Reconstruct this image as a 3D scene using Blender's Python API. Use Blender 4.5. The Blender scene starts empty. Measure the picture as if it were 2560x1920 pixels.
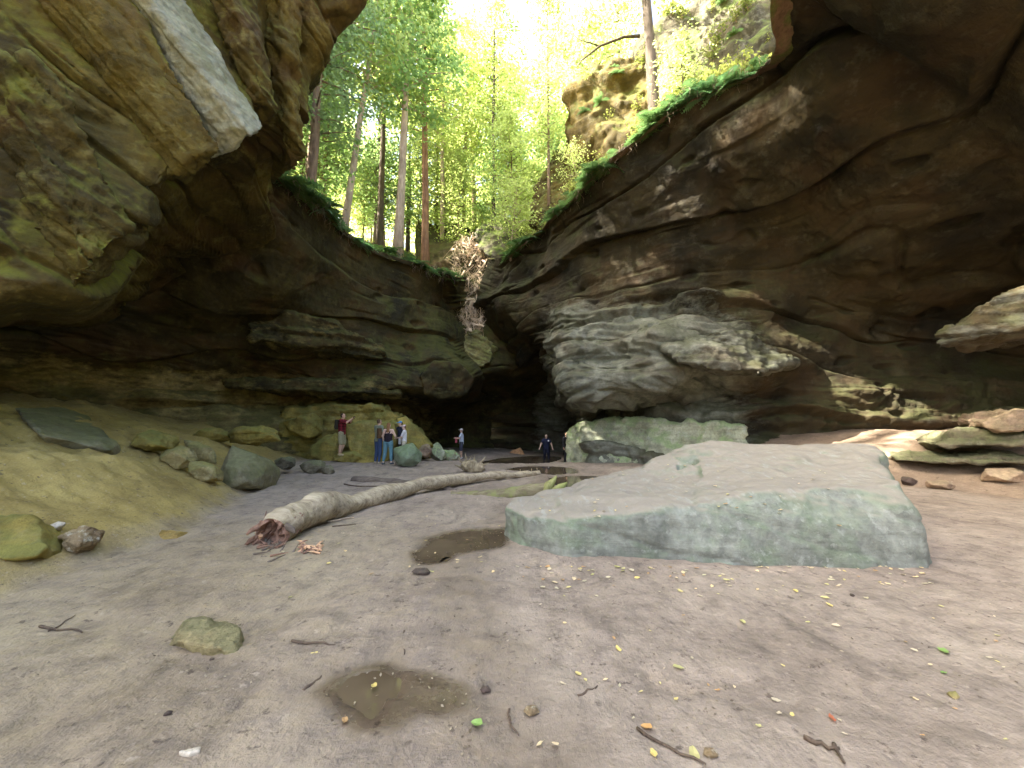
import bpy, bmesh, math, random
import numpy as np
from mathutils import Vector, Matrix, noise as mnoise

# ------------------------------------------------------------------ camera, sky, sun, exposure
scene = bpy.context.scene
col = scene.collection
F, PITCH, CAMH = 960.0, math.radians(6.24), 1.6      # focal length in pixels of a 2560 wide picture
cam_data = bpy.data.cameras.new('camera')
cam_data.sensor_fit = 'HORIZONTAL'; cam_data.sensor_width = 36.0
cam_data.lens = 36.0 * F / 2560.0
cam_data.clip_start = 0.05; cam_data.clip_end = 2000
cam = bpy.data.objects.new('camera', cam_data); col.objects.link(cam)
cam.location = (0, 0, CAMH); cam.rotation_euler = (math.pi / 2 + PITCH, 0, 0)
scene.camera = cam

SUN_EL, SUN_AZ = math.radians(46), math.radians(-100)   # azimuth from +Y, negative = to the left
sun_dir = Vector((math.sin(SUN_AZ) * math.cos(SUN_EL), math.cos(SUN_AZ) * math.cos(SUN_EL), math.sin(SUN_EL)))
world = bpy.data.worlds.new('World'); scene.world = world; world.use_nodes = True
wn = world.node_tree.nodes; wl = world.node_tree.links
sky = wn.new('ShaderNodeTexSky'); sky.sky_type = 'NISHITA'; sky.sun_disc = False
sky.sun_elevation = SUN_EL; sky.sun_rotation = SUN_AZ
sky.air_density = 1.0; sky.dust_density = 7.0; sky.ozone_density = 0.6
wl.new(sky.outputs[0], wn['Background'].inputs['Color'])
wn['Background'].inputs['Strength'].default_value = 0.15
sd = bpy.data.lights.new('sun', 'SUN'); sd.energy = 5.0; sd.angle = math.radians(0.53); sd.color = (1.0, 0.92, 0.80)
sun = bpy.data.objects.new('sun', sd); col.objects.link(sun)
sun.rotation_euler = sun_dir.to_track_quat('Z', 'Y').to_euler()
sun.location = (-30, 20, 60)
scene.view_settings.view_transform = 'Standard'
scene.view_settings.look = 'None'
scene.view_settings.gamma = 1.0
scene.view_settings.exposure = 3.0
scene.cycles.max_bounces = 5; scene.cycles.diffuse_bounces = 4; scene.cycles.glossy_bounces = 2
scene.cycles.transmission_bounces = 4; scene.cycles.transparent_max_bounces = 4
scene.cycles.caustics_reflective = False; scene.cycles.caustics_refractive = False
scene.cycles.use_denoising = True
scene.cycles.use_adaptive_sampling = True; scene.cycles.adaptive_threshold = 0.02

# ------------------------------------------------------------------ helpers
rng = random.Random(11)
ST, CT = math.sin(PITCH), math.cos(PITCH)

def at(px, py, Y):
    """point at distance Y from the camera seen at a place of the picture"""
    dx = (px - 1280) / F; dz = (960 - py) / F
    wy = CT - dz * ST; wz = ST + dz * CT
    s = Y / wy
    return (dx * s, Y, CAMH + wz * s)

def gp(px, py, z=0.0):
    """point on the level z seen at a place of the picture"""
    dx = (px - 1280) / F; dz = (960 - py) / F
    wy = CT - dz * ST; wz = ST + dz * CT
    s = (z - CAMH) / wz
    return (dx * s, wy * s, z)

# --- vectorised gradient noise
_pr = np.random.RandomState(5)
_perm = _pr.permutation(512).astype(np.int64); _perm = np.concatenate([_perm] * 4)
_grad = _pr.normal(size=(512, 3)); _grad /= np.linalg.norm(_grad, axis=1)[:, None]
def pn(P):
    P = np.asarray(P, float)
    i = np.floor(P).astype(np.int64); f = P - i; i &= 511
    u = f * f * f * (f * (f * 6 - 15) + 10)
    out = 0.0
    for a in (0, 1):
        wx = u[:, 0] if a else 1 - u[:, 0]
        for b in (0, 1):
            wy = u[:, 1] if b else 1 - u[:, 1]
            for c in (0, 1):
                wz = u[:, 2] if c else 1 - u[:, 2]
                h = _perm[_perm[_perm[(i[:, 0] + a) & 511] + ((i[:, 1] + b) & 511)] + ((i[:, 2] + c) & 511)]
                g = _grad[h & 511]
                d = g[:, 0] * (f[:, 0] - a) + g[:, 1] * (f[:, 1] - b) + g[:, 2] * (f[:, 2] - c)
                out = out + wx * wy * wz * d
    return out * 1.6
def fbm(P, octv=4, gain=0.5):
    P = np.asarray(P, float); r = 0; a = 1.0; s = 0
    for k in range(octv):
        r = r + a * pn(P * (2.03 ** k) + 17.3 * k); s += a; a *= gain
    return r / s
def ridged(P, octv=3):
    P = np.asarray(P, float); r = 0; a = 1.0; s = 0
    for k in range(octv):
        r = r + a * (1 - np.abs(pn(P * (2.1 ** k) + 9.1 * k)) * 2); s += a; a *= 0.5
    return r / s
def hash1(k, seed=0):
    v = np.sin(k * 127.1 + seed * 311.7) * 43758.5453
    return v - np.floor(v)
def sstep(a, b, x):
    t = np.clip((x - a) / (b - a), 0, 1); return t * t * (3 - 2 * t)

def layers(h, P, th, seed, sharp=0.07):
    """stepped bedding: every bed stands out or back by its own amount, with a notch between beds"""
    t = h / th + 0.30 * pn(P * 0.3 + seed)
    k = np.floor(t); fr = t - k
    r0 = hash1(k, seed); r1 = hash1(k + 1, seed)
    edge = sstep(1 - sharp, 1.0, fr)
    step = r0 * (1 - edge) + r1 * edge - 0.5
    notch = np.exp(-((fr - (1 - sharp * .6)) / (sharp * .45)) ** 2) * (0.3 + hash1(k, seed + 3))
    return step, notch

def rock_disp(P, bed=(0, 0, 1), big=0.7, ledge=0.6, fine=1.0, seed=0.0, mask=1.0):
    bed = np.array(bed, float); bed /= np.linalg.norm(bed)
    warp = fbm(P * 0.13 + 3.1 + seed, 2)
    h = P @ bed + warp * 0.9
    s1, n1 = layers(h, P, 1.9, 1 + seed, .06); s2, n2 = layers(h, P, 0.71, 2 + seed, .09); s3, n3 = layers(h, P, 0.23, 3 + seed, .14)
    patch = 0.35 + 0.65 * sstep(-0.3, 0.2, pn(P * 0.2 + 40 + seed))
    patch2 = sstep(-0.15, 0.3, pn(P * np.array([.3, .3, .5]) + 80 + seed))
    mk = np.asarray(mask) * np.ones(len(P)); rugged = sstep(0.9, 1.6, mk); patch2 = np.maximum(patch2, 0.5 * rugged)
    d = big * fbm(P * 0.22 + seed * 3, 3)
    d = d + ledge * patch * (s1 * 1.35 - n1 * 0.5)
    d = d + mask * ledge * (patch2 * (s2 * 0.70 - n2 * 0.25) + patch2 * (s3 * 0.16 - n3 * 0.07))
    ch = pn(P * np.array([.38, .38, 1.0]) + 33 + seed) * 4; d = d + rugged * 0.42 * (np.floor(ch) + sstep(.8, 1.0, ch - np.floor(ch))) / 2
    d = d + fine * (0.07 * (ridged(P * 0.9 + seed, 3) - 0.5) + 0.045 * fbm(P * 3.1, 3) + 0.016 * pn(P * 9.0))
    # hollows eaten out by weather
    q = pn(P * np.array([0.8, 0.8, 1.7]) + 60 + seed)
    d = d - fine * 0.3 * sstep(0.40, 0.75, q)
    return d

def mesh_obj(name, verts, faces, mat=None, parent=None, smooth=False):
    me = bpy.data.meshes.new(name)
    if isinstance(verts, np.ndarray) and isinstance(faces, np.ndarray):
        n = len(verts); m = len(faces); k = faces.shape[1]
        me.vertices.add(n); me.vertices.foreach_set('co', verts.astype(np.float32).ravel())
        me.loops.add(m * k); me.loops.foreach_set('vertex_index', faces.astype(np.int32).ravel())
        me.polygons.add(m); me.polygons.foreach_set('loop_start', np.arange(0, m * k, k, dtype=np.int32))
        me.update(calc_edges=True); me.validate()
    else:
        me.from_pydata([tuple(v) for v in verts], [], [tuple(f) for f in faces]); me.update()
    if smooth: me.polygons.foreach_set('use_smooth', np.ones(len(me.polygons), dtype=bool))
    if mat: me.materials.append(mat)
    o = bpy.data.objects.new(name, me); col.objects.link(o)
    if parent: o.parent = parent
    return o

def tag(o, label=None, cat=None, group=None, kind=None):
    if label: o['label'] = label
    if cat: o['category'] = cat
    if group: o['group'] = group
    if kind: o['kind'] = kind
    return o

def empty(name, loc=(0, 0, 0), rz=0.0):
    o = bpy.data.objects.new(name, None); col.objects.link(o); o.location = loc; o.rotation_euler = (0, 0, rz)
    o.empty_display_size = 0.2
    return o

def grid_faces(nu, nv):
    i = np.arange(nu - 1)[:, None] * nv + np.arange(nv - 1)[None, :]
    i = i.ravel()
    return np.stack([i, i + 1, i + nv + 1, i + nv], 1)

def cr_weights(n_ctrl, counts):
    """Catmull-Rom sampling matrix: counts[k] samples on the span k..k+1"""
    rows = []
    for k in range(n_ctrl - 1):
        m = counts[k]
        for j in range(m + (1 if k == n_ctrl - 2 else 0)):
            t = j / m
            w = np.zeros(n_ctrl)
            b = (-0.5 * t**3 + t**2 - 0.5 * t, 1.5 * t**3 - 2.5 * t**2 + 1, -1.5 * t**3 + 2 * t**2 + 0.5 * t, 0.5 * t**3 - 0.5 * t**2)
            for q, off in zip(b, (-1, 0, 1, 2)):
                w[min(max(k + off, 0), n_ctrl - 1)] += q
            rows.append(w)
    return np.array(rows)

def loft(ctrl, ucounts, vcounts):
    C = np.array(ctrl, float)                   # [cols][rows][3]
    A = cr_weights(C.shape[0], ucounts); B = cr_weights(C.shape[1], vcounts)
    return np.einsum('ac,crk,br->abk', A, C, B)

def grid_normals(G, flip):
    du = np.gradient(G, axis=0); dv = np.gradient(G, axis=1)
    n = np.cross(du, dv); n /= np.maximum(np.linalg.norm(n, axis=2), 1e-9)[:, :, None]
    return -n if flip else n

def set_attr(o, name, vals):
    a = o.data.attributes.new(name, 'FLOAT', 'POINT'); a.data.foreach_set('value', np.asarray(vals, np.float32))

_work = bpy.data.scenes.new('workbench'); _work_layer = _work.view_layers[0]
def evaluated_mesh(o):
    _work.collection.objects.link(o); _work_layer.update(); dg = _work_layer.depsgraph
    me = bpy.data.meshes.new_from_object(o.evaluated_get(dg))
    _work.collection.objects.unlink(o)
    return me

def verts_np(me):
    a = np.empty(len(me.vertices) * 3, np.float32); me.vertices.foreach_get('co', a); return a.reshape(-1, 3).astype(float)
def normals_np(me):
    a = np.empty(len(me.vertices) * 3, np.float32); me.vertices.foreach_get('normal', a); return a.reshape(-1, 3).astype(float)

def rock(name, hulls, voxel, mat, smooth_it=4, amp=0.05, freq=2.0, bed=None, bed_amp=0.0, parent=None, seed=0.0, bed_th=0.25, pale=None):
    """a stone: union of convex lumps, worn round, then given relief"""
    bm = bmesh.new()
    for pts in hulls:
        vs = [bm.verts.new(p) for p in pts]
        r = bmesh.ops.convex_hull(bm, input=vs)
        junk = [g for g in set(r['geom_interior']) | set(r['geom_unused']) if isinstance(g, bmesh.types.BMVert) and g.is_valid]
        if junk: bmesh.ops.delete(bm, geom=junk, context='VERTS')
    bmesh.ops.recalc_face_normals(bm, faces=bm.faces)
    me = bpy.data.meshes.new(name); bm.to_mesh(me); bm.free()
    o = bpy.data.objects.new(name, me)
    m = o.modifiers.new('r', 'REMESH'); m.mode = 'VOXEL'; m.voxel_size = voxel
    if smooth_it:
        s = o.modifiers.new('s', 'SMOOTH'); s.factor = 0.5; s.iterations = smooth_it
    me2 = evaluated_mesh(o); col.objects.link(o); o.modifiers.clear(); o.data = me2; bpy.data.meshes.remove(me)
    P = verts_np(me2); N = normals_np(me2)
    d = amp * (fbm(P * freq + seed, 4) * 1.3 + 0.5 * (ridged(P * freq * 1.9 + seed, 3) - 0.5))
    if bed:
        b = np.array(bed, float); b /= np.linalg.norm(b)
        s, n = layers(P @ b + 0.12 * pn(P * 0.8 + seed), P, bed_th, 7 + seed, .12); s2, n2 = layers(P @ b, P, bed_th * 0.37, 9 + seed, .2)
        d = d + bed_amp * (s * 1.0 - n * 0.7 + 0.3 * s2 - 0.3 * n2)
    P = P + N * d[:, None]
    me2.vertices.foreach_set('co', P.astype(np.float32).ravel()); me2.update()
    me2.polygons.foreach_set('use_smooth', np.ones(len(me2.polygons), dtype=bool))
    me2.materials.clear(); me2.materials.append(mat)
    if pale is not None: set_attr(o, 'pale', np.full(len(P), pale))
    if parent: o.parent = parent
    return o

def lump(c, r, n=14, seed=0, flat=1.0, squash=None):
    """points for one irregular angular lump"""
    q = random.Random(seed); pts = []
    for i in range(n):
        z = 1 - 2 * (i + .5) / n; a = i * 2.399963 + q.uniform(-.3, .3); rr = math.sqrt(max(0, 1 - z * z))
        k = q.uniform(0.78, 1.12)
        pts.append((c[0] + r[0] * rr * math.cos(a) * k, c[1] + r[1] * rr * math.sin(a) * k, c[2] + r[2] * z * k * flat))
    return pts

def tube_mesh(pts, radii, seg=8, cap=True, wob=0.0, seed=0):
    """tapered tube through a list of points -> verts, faces"""
    q = random.Random(seed)
    V, Fc = [], []
    pts = [Vector(p) for p in pts]
    up = Vector((0, 0, 1)); prev = None
    for i, p in enumerate(pts):
        d = (pts[min(i + 1, len(pts) - 1)] - pts[max(i - 1, 0)]).normalized()
        if prev is None:
            a = d.cross(Vector((1, 0, 0)) if abs(d.x) < 0.8 else Vector((0, 1, 0))).normalized()
        else:
            a = (prev - d * prev.dot(d)).normalized()
        prev = a; b = d.cross(a)
        for k in range(seg):
            t = 2 * math.pi * k / seg; r = radii[i] * (1 + q.uniform(-wob, wob))
            V.append(p + a * (r * math.cos(t)) + b * (r * math.sin(t)))
    for i in range(len(pts) - 1):
        for k in range(seg):
            k2 = (k + 1) % seg
            Fc.append((i * seg + k, i * seg + k2, (i + 1) * seg + k2, (i + 1) * seg + k))
    if cap:
        Fc.append(tuple(reversed(range(seg)))); Fc.append(tuple(range((len(pts) - 1) * seg, len(pts) * seg)))
    return V, Fc

class MB:
    def __init__(s): s.v, s.f = [], []
    def add(s, V, Fc):
        o = len(s.v); s.v.extend(V); s.f.extend(tuple(i + o for i in f) for f in Fc)
    def tube(s, pts, radii, seg=6, wob=0.0, seed=0): s.add(*tube_mesh(pts, radii, seg, True, wob, seed))
    def build(s, name, mat, parent=None, smooth=True): return mesh_obj(name, s.v, s.f, mat, parent, smooth)
# ------------------------------------------------------------------ materials
class NT:
    def __init__(s, name):
        s.m = bpy.data.materials.new(name); s.m.use_nodes = True
        s.n = s.m.node_tree.nodes; s.l = s.m.node_tree.links
        s.bsdf = s.n['Principled BSDF']
        g = s.n.new('ShaderNodeNewGeometry'); s.pos = g.outputs['Position']; s.nrm = g.outputs['Normal']; s.geo = g
    def link(s, a, b): s.l.new(a, b)
    def mapping(s, scale, loc=(0, 0, 0), rot=(0, 0, 0), src=None):
        m = s.n.new('ShaderNodeMapping'); m.inputs['Scale'].default_value = scale; m.inputs['Location'].default_value = loc
        m.inputs['Rotation'].default_value = rot
        s.link(src or s.pos, m.inputs[0]); return m.outputs[0]
    def noise(s, scale, detail=4, rough=0.55, vec=None, dist=0.0):
        t = s.n.new('ShaderNodeTexNoise'); t.inputs['Scale'].default_value = scale; t.inputs['Detail'].default_value = detail
        t.inputs['Roughness'].default_value = rough; t.inputs['Distortion'].default_value = dist
        s.link(vec or s.pos, t.inputs['Vector']); return t.outputs['Fac']
    def vor(s, scale, vec=None, feat='F1'):
        t = s.n.new('ShaderNodeTexVoronoi'); t.inputs['Scale'].default_value = scale; t.feature = feat
        s.link(vec or s.pos, t.inputs['Vector']); return t.outputs['Distance']
    def ramp(s, fac, stops, interp='LINEAR'):
        r = s.n.new('ShaderNodeValToRGB'); r.color_ramp.interpolation = interp
        e = r.color_ramp.elements
        while len(e) < len(stops): e.new(0.5)
        for k, (p, c) in enumerate(stops):
            e[k].position = p; e[k].color = (c, c, c, 1) if isinstance(c, (int, float)) else (*c, 1)
        s.link(fac, r.inputs[0]); return r.outputs[0]
    def mix(s, fac, a, b, mode='MIX'):
        m = s.n.new('ShaderNodeMix'); m.data_type = 'RGBA'; m.blend_type = mode
        for inp, v in ((m.inputs['Factor'], fac), (m.inputs['A'], a), (m.inputs['B'], b)):
            if isinstance(v, bpy.types.NodeSocket): s.link(v, inp)
            elif isinstance(v, (int, float)): inp.default_value = v if inp.type == 'VALUE' else (v, v, v, 1)
            else: inp.default_value = (*v, 1)
        return m.outputs['Result']
    def math(s, op, a, b=None, clamp=False):
        m = s.n.new('ShaderNodeMath'); m.operation = op; m.use_clamp = clamp
        for inp, v in zip(m.inputs, (a, b)):
            if v is None: continue
            if isinstance(v, bpy.types.NodeSocket): s.link(v, inp)
            else: inp.default_value = v
        return m.outputs[0]
    def sep(s, v):
        m = s.n.new('ShaderNodeSeparateXYZ'); s.link(v, m.inputs[0]); return m.outputs
    def attr(s, name):
        a = s.n.new('ShaderNodeAttribute'); a.attribute_name = name; return a.outputs['Fac']
    def bump(s, h, strength=0.4, dist=0.05, prev=None):
        b = s.n.new('ShaderNodeBump'); b.inputs['Strength'].default_value = strength; b.inputs['Distance'].default_value = dist
        s.link(h, b.inputs['Height'])
        if prev: s.link(prev, b.inputs['Normal'])
        return b.outputs[0]
    def out(s, color=None, rough=None, normal=None, spec=None):
        for nm, v in (('Base Color', color), ('Roughness', rough), ('Normal', normal), ('Specular IOR Level', spec)):
            if v is None: continue
            if isinstance(v, bpy.types.NodeSocket): s.link(v, s.bsdf.inputs[nm])
            elif nm == 'Base Color': s.bsdf.inputs[nm].default_value = (*v, 1)
            else: s.bsdf.inputs[nm].default_value = v
        return s.m

def rock_material(name, a, b, c, moss=(0.10, 0.14, 0.035), moss_amt=0.5, lichen=(0.42, 0.44, 0.36), lichen_amt=0.3,
                  scale=1.0, bed_rot=(0, 0, 0), rough=0.85, soil=None, bumpk=1.0, iron=None, iron_amt=0.0, scratch=None, pale=None):
    t = NT(name)
    big = t.noise(0.33 * scale, 3, 0.6)
    colr = t.ramp(big, [(0.30, c), (0.46, b), (0.62, a), (0.8, b)])
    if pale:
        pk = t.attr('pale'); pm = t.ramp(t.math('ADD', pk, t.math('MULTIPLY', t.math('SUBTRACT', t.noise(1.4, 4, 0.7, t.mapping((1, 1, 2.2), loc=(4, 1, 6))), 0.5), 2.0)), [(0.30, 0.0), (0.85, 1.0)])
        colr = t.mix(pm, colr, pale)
    bedv = t.mapping((0.25, 0.25, 2.6), rot=bed_rot)
    bed = t.noise(1.0 * scale, 4, 0.65, bedv, 0.6)
    colr = t.mix(0.75, colr, t.ramp(bed, [(0.25, 0.45), (0.5, 1.0), (0.75, 1.35)]), 'MULTIPLY')
    fine = t.noise(7 * scale, 4, 0.7)
    colr = t.mix(0.6, colr, t.ramp(fine, [(0.25, 0.38), (0.5, 1.0), (0.75, 1.6)]), 'MULTIPLY')
    if iron:
        im = t.noise(0.55, 2, 0.6, t.mapping((1, 1, 1.7), loc=(9, 4, 2)))
        colr = t.mix(t.math('MULTIPLY', t.ramp(im, [(0.5, 0.0), (0.64, 1.0)]), iron_amt), colr, iron)
    # water stains running down the face
    st = t.noise(1.0, 2, 0.6, t.mapping((1.3, 1.3, 0.12), loc=(3, 7, 0)))
    colr = t.mix(0.55, colr, t.ramp(st, [(0.33, 0.42), (0.48, 1.0)]), 'MULTIPLY')
    # lichen and mineral bloom
    ln = t.noise(1.7 * scale, 4, 0.75, t.mapping((1, 1, 1), loc=(31, 3, 8)))
    lm = t.math('MULTIPLY', t.ramp(ln, [(0.54, 0.0), (0.68, 1.0)]), lichen_amt)
    colr = t.mix(lm, colr, lichen)
    # moss where the stone looks up and in patches
    nz = t.sep(t.nrm)[2]
    mn = t.noise(0.9 * scale, 4, 0.7, t.mapping((1, 1, 1), loc=(5, 19, 2)))
    mm = t.math('ADD', t.math('MULTIPLY', nz, 0.22), mn)
    mk = t.math('MULTIPLY', t.ramp(mm, [(0.50, 0.0), (0.70, 1.0)]), moss_amt)
    colr = t.mix(mk, colr, t.mix(fine, tuple(x * 0.6 for x in moss), tuple(x * 1.5 for x in moss)))
    if soil:
        sm = t.ramp(t.math('ADD', nz, t.math('MULTIPLY', t.math('SUBTRACT', mn, 0.5), 0.9)), [(0.58, 0.0), (0.92, 1.0)])
        colr = t.mix(t.math('MULTIPLY', sm, 0.9), colr, soil)
    if scratch:
        sv = t.noise(2.0, 5, 0.7, t.mapping((5, 1.2, 5), rot=(0.3, 0.4, 0.6)))
        colr = t.mix(t.math('MULTIPLY', t.ramp(sv, [(0.56, 0.0), (0.66, 1.0)]), 0.5), colr, scratch)
    hgt = t.math('ADD', t.math('MULTIPLY', bed, 0.07), t.math('MULTIPLY', t.noise(9 * scale, 4, 0.75), 0.05))
    nb = t.bump(hgt, 0.8 * bumpk, 1.0)
    return t.out(colr, t.ramp(fine, [(0.3, rough - 0.12), (0.7, min(1, rough + 0.1))]), nb, 0.3)

M = {}
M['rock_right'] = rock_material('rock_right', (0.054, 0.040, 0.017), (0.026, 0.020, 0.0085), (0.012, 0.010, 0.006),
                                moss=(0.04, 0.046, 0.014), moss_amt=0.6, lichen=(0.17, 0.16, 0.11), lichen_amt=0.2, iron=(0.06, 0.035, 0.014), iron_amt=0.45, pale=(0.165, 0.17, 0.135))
M['rock_left'] = rock_material('rock_left', (0.068, 0.055, 0.019), (0.036, 0.031, 0.011), (0.015, 0.0135, 0.006),  # yellow-olive tint paints in light filtered through leaves
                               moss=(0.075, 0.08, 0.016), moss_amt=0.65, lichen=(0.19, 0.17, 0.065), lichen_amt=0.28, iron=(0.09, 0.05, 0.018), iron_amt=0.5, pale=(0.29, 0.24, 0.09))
M['rock_near_left'] = rock_material('rock_near_left', (0.125, 0.096, 0.022), (0.072, 0.056, 0.014), (0.028, 0.022, 0.007),  # colours yellowed to carry painted leaf-filtered light
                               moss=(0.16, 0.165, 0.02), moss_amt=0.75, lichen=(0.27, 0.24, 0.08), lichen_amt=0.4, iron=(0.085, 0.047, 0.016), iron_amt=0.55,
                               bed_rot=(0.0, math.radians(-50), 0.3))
M['slab_pale'] = rock_material('slab_pale', (0.33, 0.335, 0.25), (0.25, 0.25, 0.175), (0.15, 0.15, 0.095), moss=(0.15, 0.16, 0.05), moss_amt=0.4, lichen=(0.42, 0.43, 0.34), lichen_amt=0.6,
                               bed_rot=(0.0, math.radians(-50), 0.3))
M['boulder_pale'] = rock_material('boulder_pale', (0.255, 0.265, 0.225), (0.20, 0.213, 0.18), (0.145, 0.155, 0.13), moss=(0.125, 0.17, 0.095), moss_amt=0.75,
                               lichen=(0.32, 0.34, 0.31), lichen_amt=0.45, soil=(0.295, 0.26, 0.215), bumpk=0.6, scratch=(0.34, 0.36, 0.32))
M['boulder_olive'] = rock_material('boulder_olive', (0.34, 0.27, 0.065), (0.235, 0.185, 0.045), (0.125, 0.098, 0.026), moss=(0.15, 0.155, 0.04), moss_amt=0.7,  # olive tint includes painted light coming through the leaves
                               lichen=(0.38, 0.33, 0.15), lichen_amt=0.4, scale=1.6, bumpk=0.7)
M['boulder_sand'] = rock_material('boulder_sand', (0.37, 0.30, 0.13), (0.28, 0.225, 0.10), (0.19, 0.15, 0.07), moss=(0.18, 0.18, 0.05), moss_amt=0.6,
                               lichen=(0.50, 0.47, 0.30), lichen_amt=0.4, scale=2.2, bumpk=0.7)
M['boulder_green'] = rock_material('boulder_green', (0.46, 0.47, 0.34), (0.33, 0.345, 0.24), (0.17, 0.18, 0.12), moss=(0.26, 0.34, 0.16), moss_amt=0.9,
                               lichen=(0.40, 0.44, 0.38), lichen_amt=0.5, scale=1.8, bumpk=0.7)
M['rock_yellow'] = rock_material('rock_yellow', (0.13, 0.092, 0.018), (0.085, 0.062, 0.014), (0.042, 0.032, 0.009), moss=(0.085, 0.10, 0.015), moss_amt=0.9,
                               lichen=(0.35, 0.33, 0.2), lichen_amt=0.3)
M['rock_orange'] = rock_material('rock_orange', (0.62, 0.36, 0.18), (0.5, 0.27, 0.12), (0.38, 0.2, 0.1), moss_amt=0.0, lichen_amt=0.0)  # bright orange stands in for sunlight from another opening

# muddy floor: wet, reddish, and sandy plus painted leaf-light zones are stored on the mesh
def ground_material():
    t = NT('mud_floor')
    wet, sand_leaflight, red = t.attr('wet'), t.attr('sand'), t.attr('red')
    n1 = t.noise(0.55, 6, 0.62); n2 = t.noise(4.5, 6, 0.7); n3 = t.noise(32, 4, 0.7)
    trod = t.noise(1.0, 6, 0.7, t.mapping((3.0, 1.1, 1.0), rot=(0, 0, 0.5)))
    mud = t.ramp(n1, [(0.28, (0.205, 0.163, 0.126)), (0.5, (0.29, 0.236, 0.184)), (0.72, (0.36, 0.30, 0.232))])
    mud = t.mix(0.75, mud, t.ramp(n2, [(0.28, 0.5), (0.5, 1.0), (0.72, 1.25)]), 'MULTIPLY')
    mud = t.mix(0.8, mud, t.ramp(trod, [(0.30, 0.5), (0.46, 1.0), (0.75, 1.18)]), 'MULTIPLY')
    ochre = t.ramp(n1, [(0.3, (0.22, 0.157, 0.047)), (0.5, (0.33, 0.248, 0.078)), (0.7, (0.42, 0.325, 0.11))])  # sand colour, yellowed to paint in light filtered by leaves
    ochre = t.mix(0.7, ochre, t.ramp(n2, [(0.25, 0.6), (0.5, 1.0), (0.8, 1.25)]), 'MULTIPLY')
    sm = t.ramp(t.math('ADD', sand_leaflight, t.math('MULTIPLY', t.math('SUBTRACT', n2, 0.5), 0.5)), [(0.05, 0.0), (0.95, 1.0)])
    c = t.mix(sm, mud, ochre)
    c = t.mix(red, c, t.mix(n2, (0.20, 0.14, 0.09), (0.30, 0.22, 0.15)))
    c = t.mix(0.35, c, t.ramp(n3, [(0.3, 0.7), (0.5, 1.0), (0.72, 1.25)]), 'MULTIPLY')
    peb = t.vor(22); pm = t.ramp(t.noise(14, 3, 0.6), [(0.62, 0.0), (0.7, 1.0)])
    c = t.mix(t.math('MULTIPLY', pm, 0.35), c, (0.5, 0.42, 0.33))
    dk = t.ramp(t.noise(8.5, 5, 0.75, t.mapping((1, 1, 1), loc=(2, 8, 1))), [(0.33, 1.0), (0.40, 0.0)])
    c = t.mix(t.math('MULTIPLY', dk, 0.75), c, (0.07, 0.05, 0.04))
    wm = t.ramp(t.math('ADD', wet, t.math('MULTIPLY', t.math('SUBTRACT', n2, 0.5), 1.1)), [(0.25, 0.0), (0.95, 1.0)])
    c = t.mix(wm, c, t.mix(1.0, c, (0.66, 0.63, 0.60), 'MULTIPLY'))
    c = t.mix(t.ramp(wet, [(0.6, 0.0), (1.0, 1.0)]), c, t.mix(1.0, c, (0.58, 0.55, 0.50), 'MULTIPLY'))
    ro = t.mix(wm, 0.88, t.ramp(n2, [(0.40, 0.05), (0.62, 0.40)]))
    hgt = t.math('ADD', t.math('MULTIPLY', trod, 0.035), t.math('MULTIPLY', t.noise(6, 5, 0.75), 0.04))
    bm_ = t.n.new('ShaderNodeBump'); bm_.inputs['Distance'].default_value = 1.0; t.link(hgt, bm_.inputs['Height']); t.link(t.math('SUBTRACT', 0.95, t.math('MULTIPLY', wm, 0.75)), bm_.inputs['Strength']); nb = bm_.outputs[0]
    return t.out(c, ro, nb, 0.4)
M['mud'] = ground_material()

def water_material():
    t = NT('puddle_water')
    n = t.noise(1.5, 3); c = t.ramp(n, [(0.35, (0.085, 0.062, 0.038)), (0.65, (0.13, 0.098, 0.060))])
    nb = t.bump(t.noise(5, 2), 0.03, 0.01)
    t.bsdf.inputs['IOR'].default_value = 1.33
    return t.out(c, 0.04, nb, 0.5)
M['water'] = water_material()

def hill_material():
    t = NT('forest_soil')
    n = t.noise(0.8, 6, 0.65); n2 = t.noise(9, 5, 0.7)
    c = t.ramp(n, [(0.3, (0.10, 0.065, 0.035)), (0.45, (0.19, 0.12, 0.07)), (0.58, (0.10, 0.14, 0.03)), (0.72, (0.16, 0.22, 0.04))])
    c = t.mix(0.7, c, t.ramp(n2, [(0.25, 0.5), (0.5, 1.0), (0.75, 1.5)]), 'MULTIPLY')
    return t.out(c, 0.95, t.bump(n2, 0.7, 0.06), 0.2)
M['hill'] = hill_material()

def leaf_material(name, c0, c1, trans, tw=0.55, rough=0.5):
    t = NT(name)
    r = t.geo.outputs['Random Per Island']
    oi = t.n.new('ShaderNodeObjectInfo')
    cc = t.mix(r, c0, c1)
    cc = t.mix(0.8, cc, t.ramp(oi.outputs['Random'], [(0.0, (0.75, 0.85, 0.8)), (0.5, (1, 1, 1)), (1.0, (1.3, 1.15, 0.8))]), 'MULTIPLY')
    tl = t.n.new('ShaderNodeBsdfTranslucent')
    tc = t.mix(r, tuple(x * 0.75 for x in trans), tuple(min(1, x * 1.25) for x in trans)); t.link(tc, tl.inputs['Color'])
    mx = t.n.new('ShaderNodeMixShader'); mx.inputs[0].default_value = tw
    t.out(cc, rough, None, 0.3)
    t.link(t.bsdf.outputs[0], mx.inputs[1]); t.link(tl.outputs[0], mx.inputs[2])
    t.link(mx.outputs[0], t.n['Material Output'].inputs['Surface'])
    return t.m
M['leaf_yellowgreen'] = leaf_material('leaf_yellowgreen', (0.10, 0.14, 0.02), (0.18, 0.21, 0.03), (0.58, 0.68, 0.22), 0.62)
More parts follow.
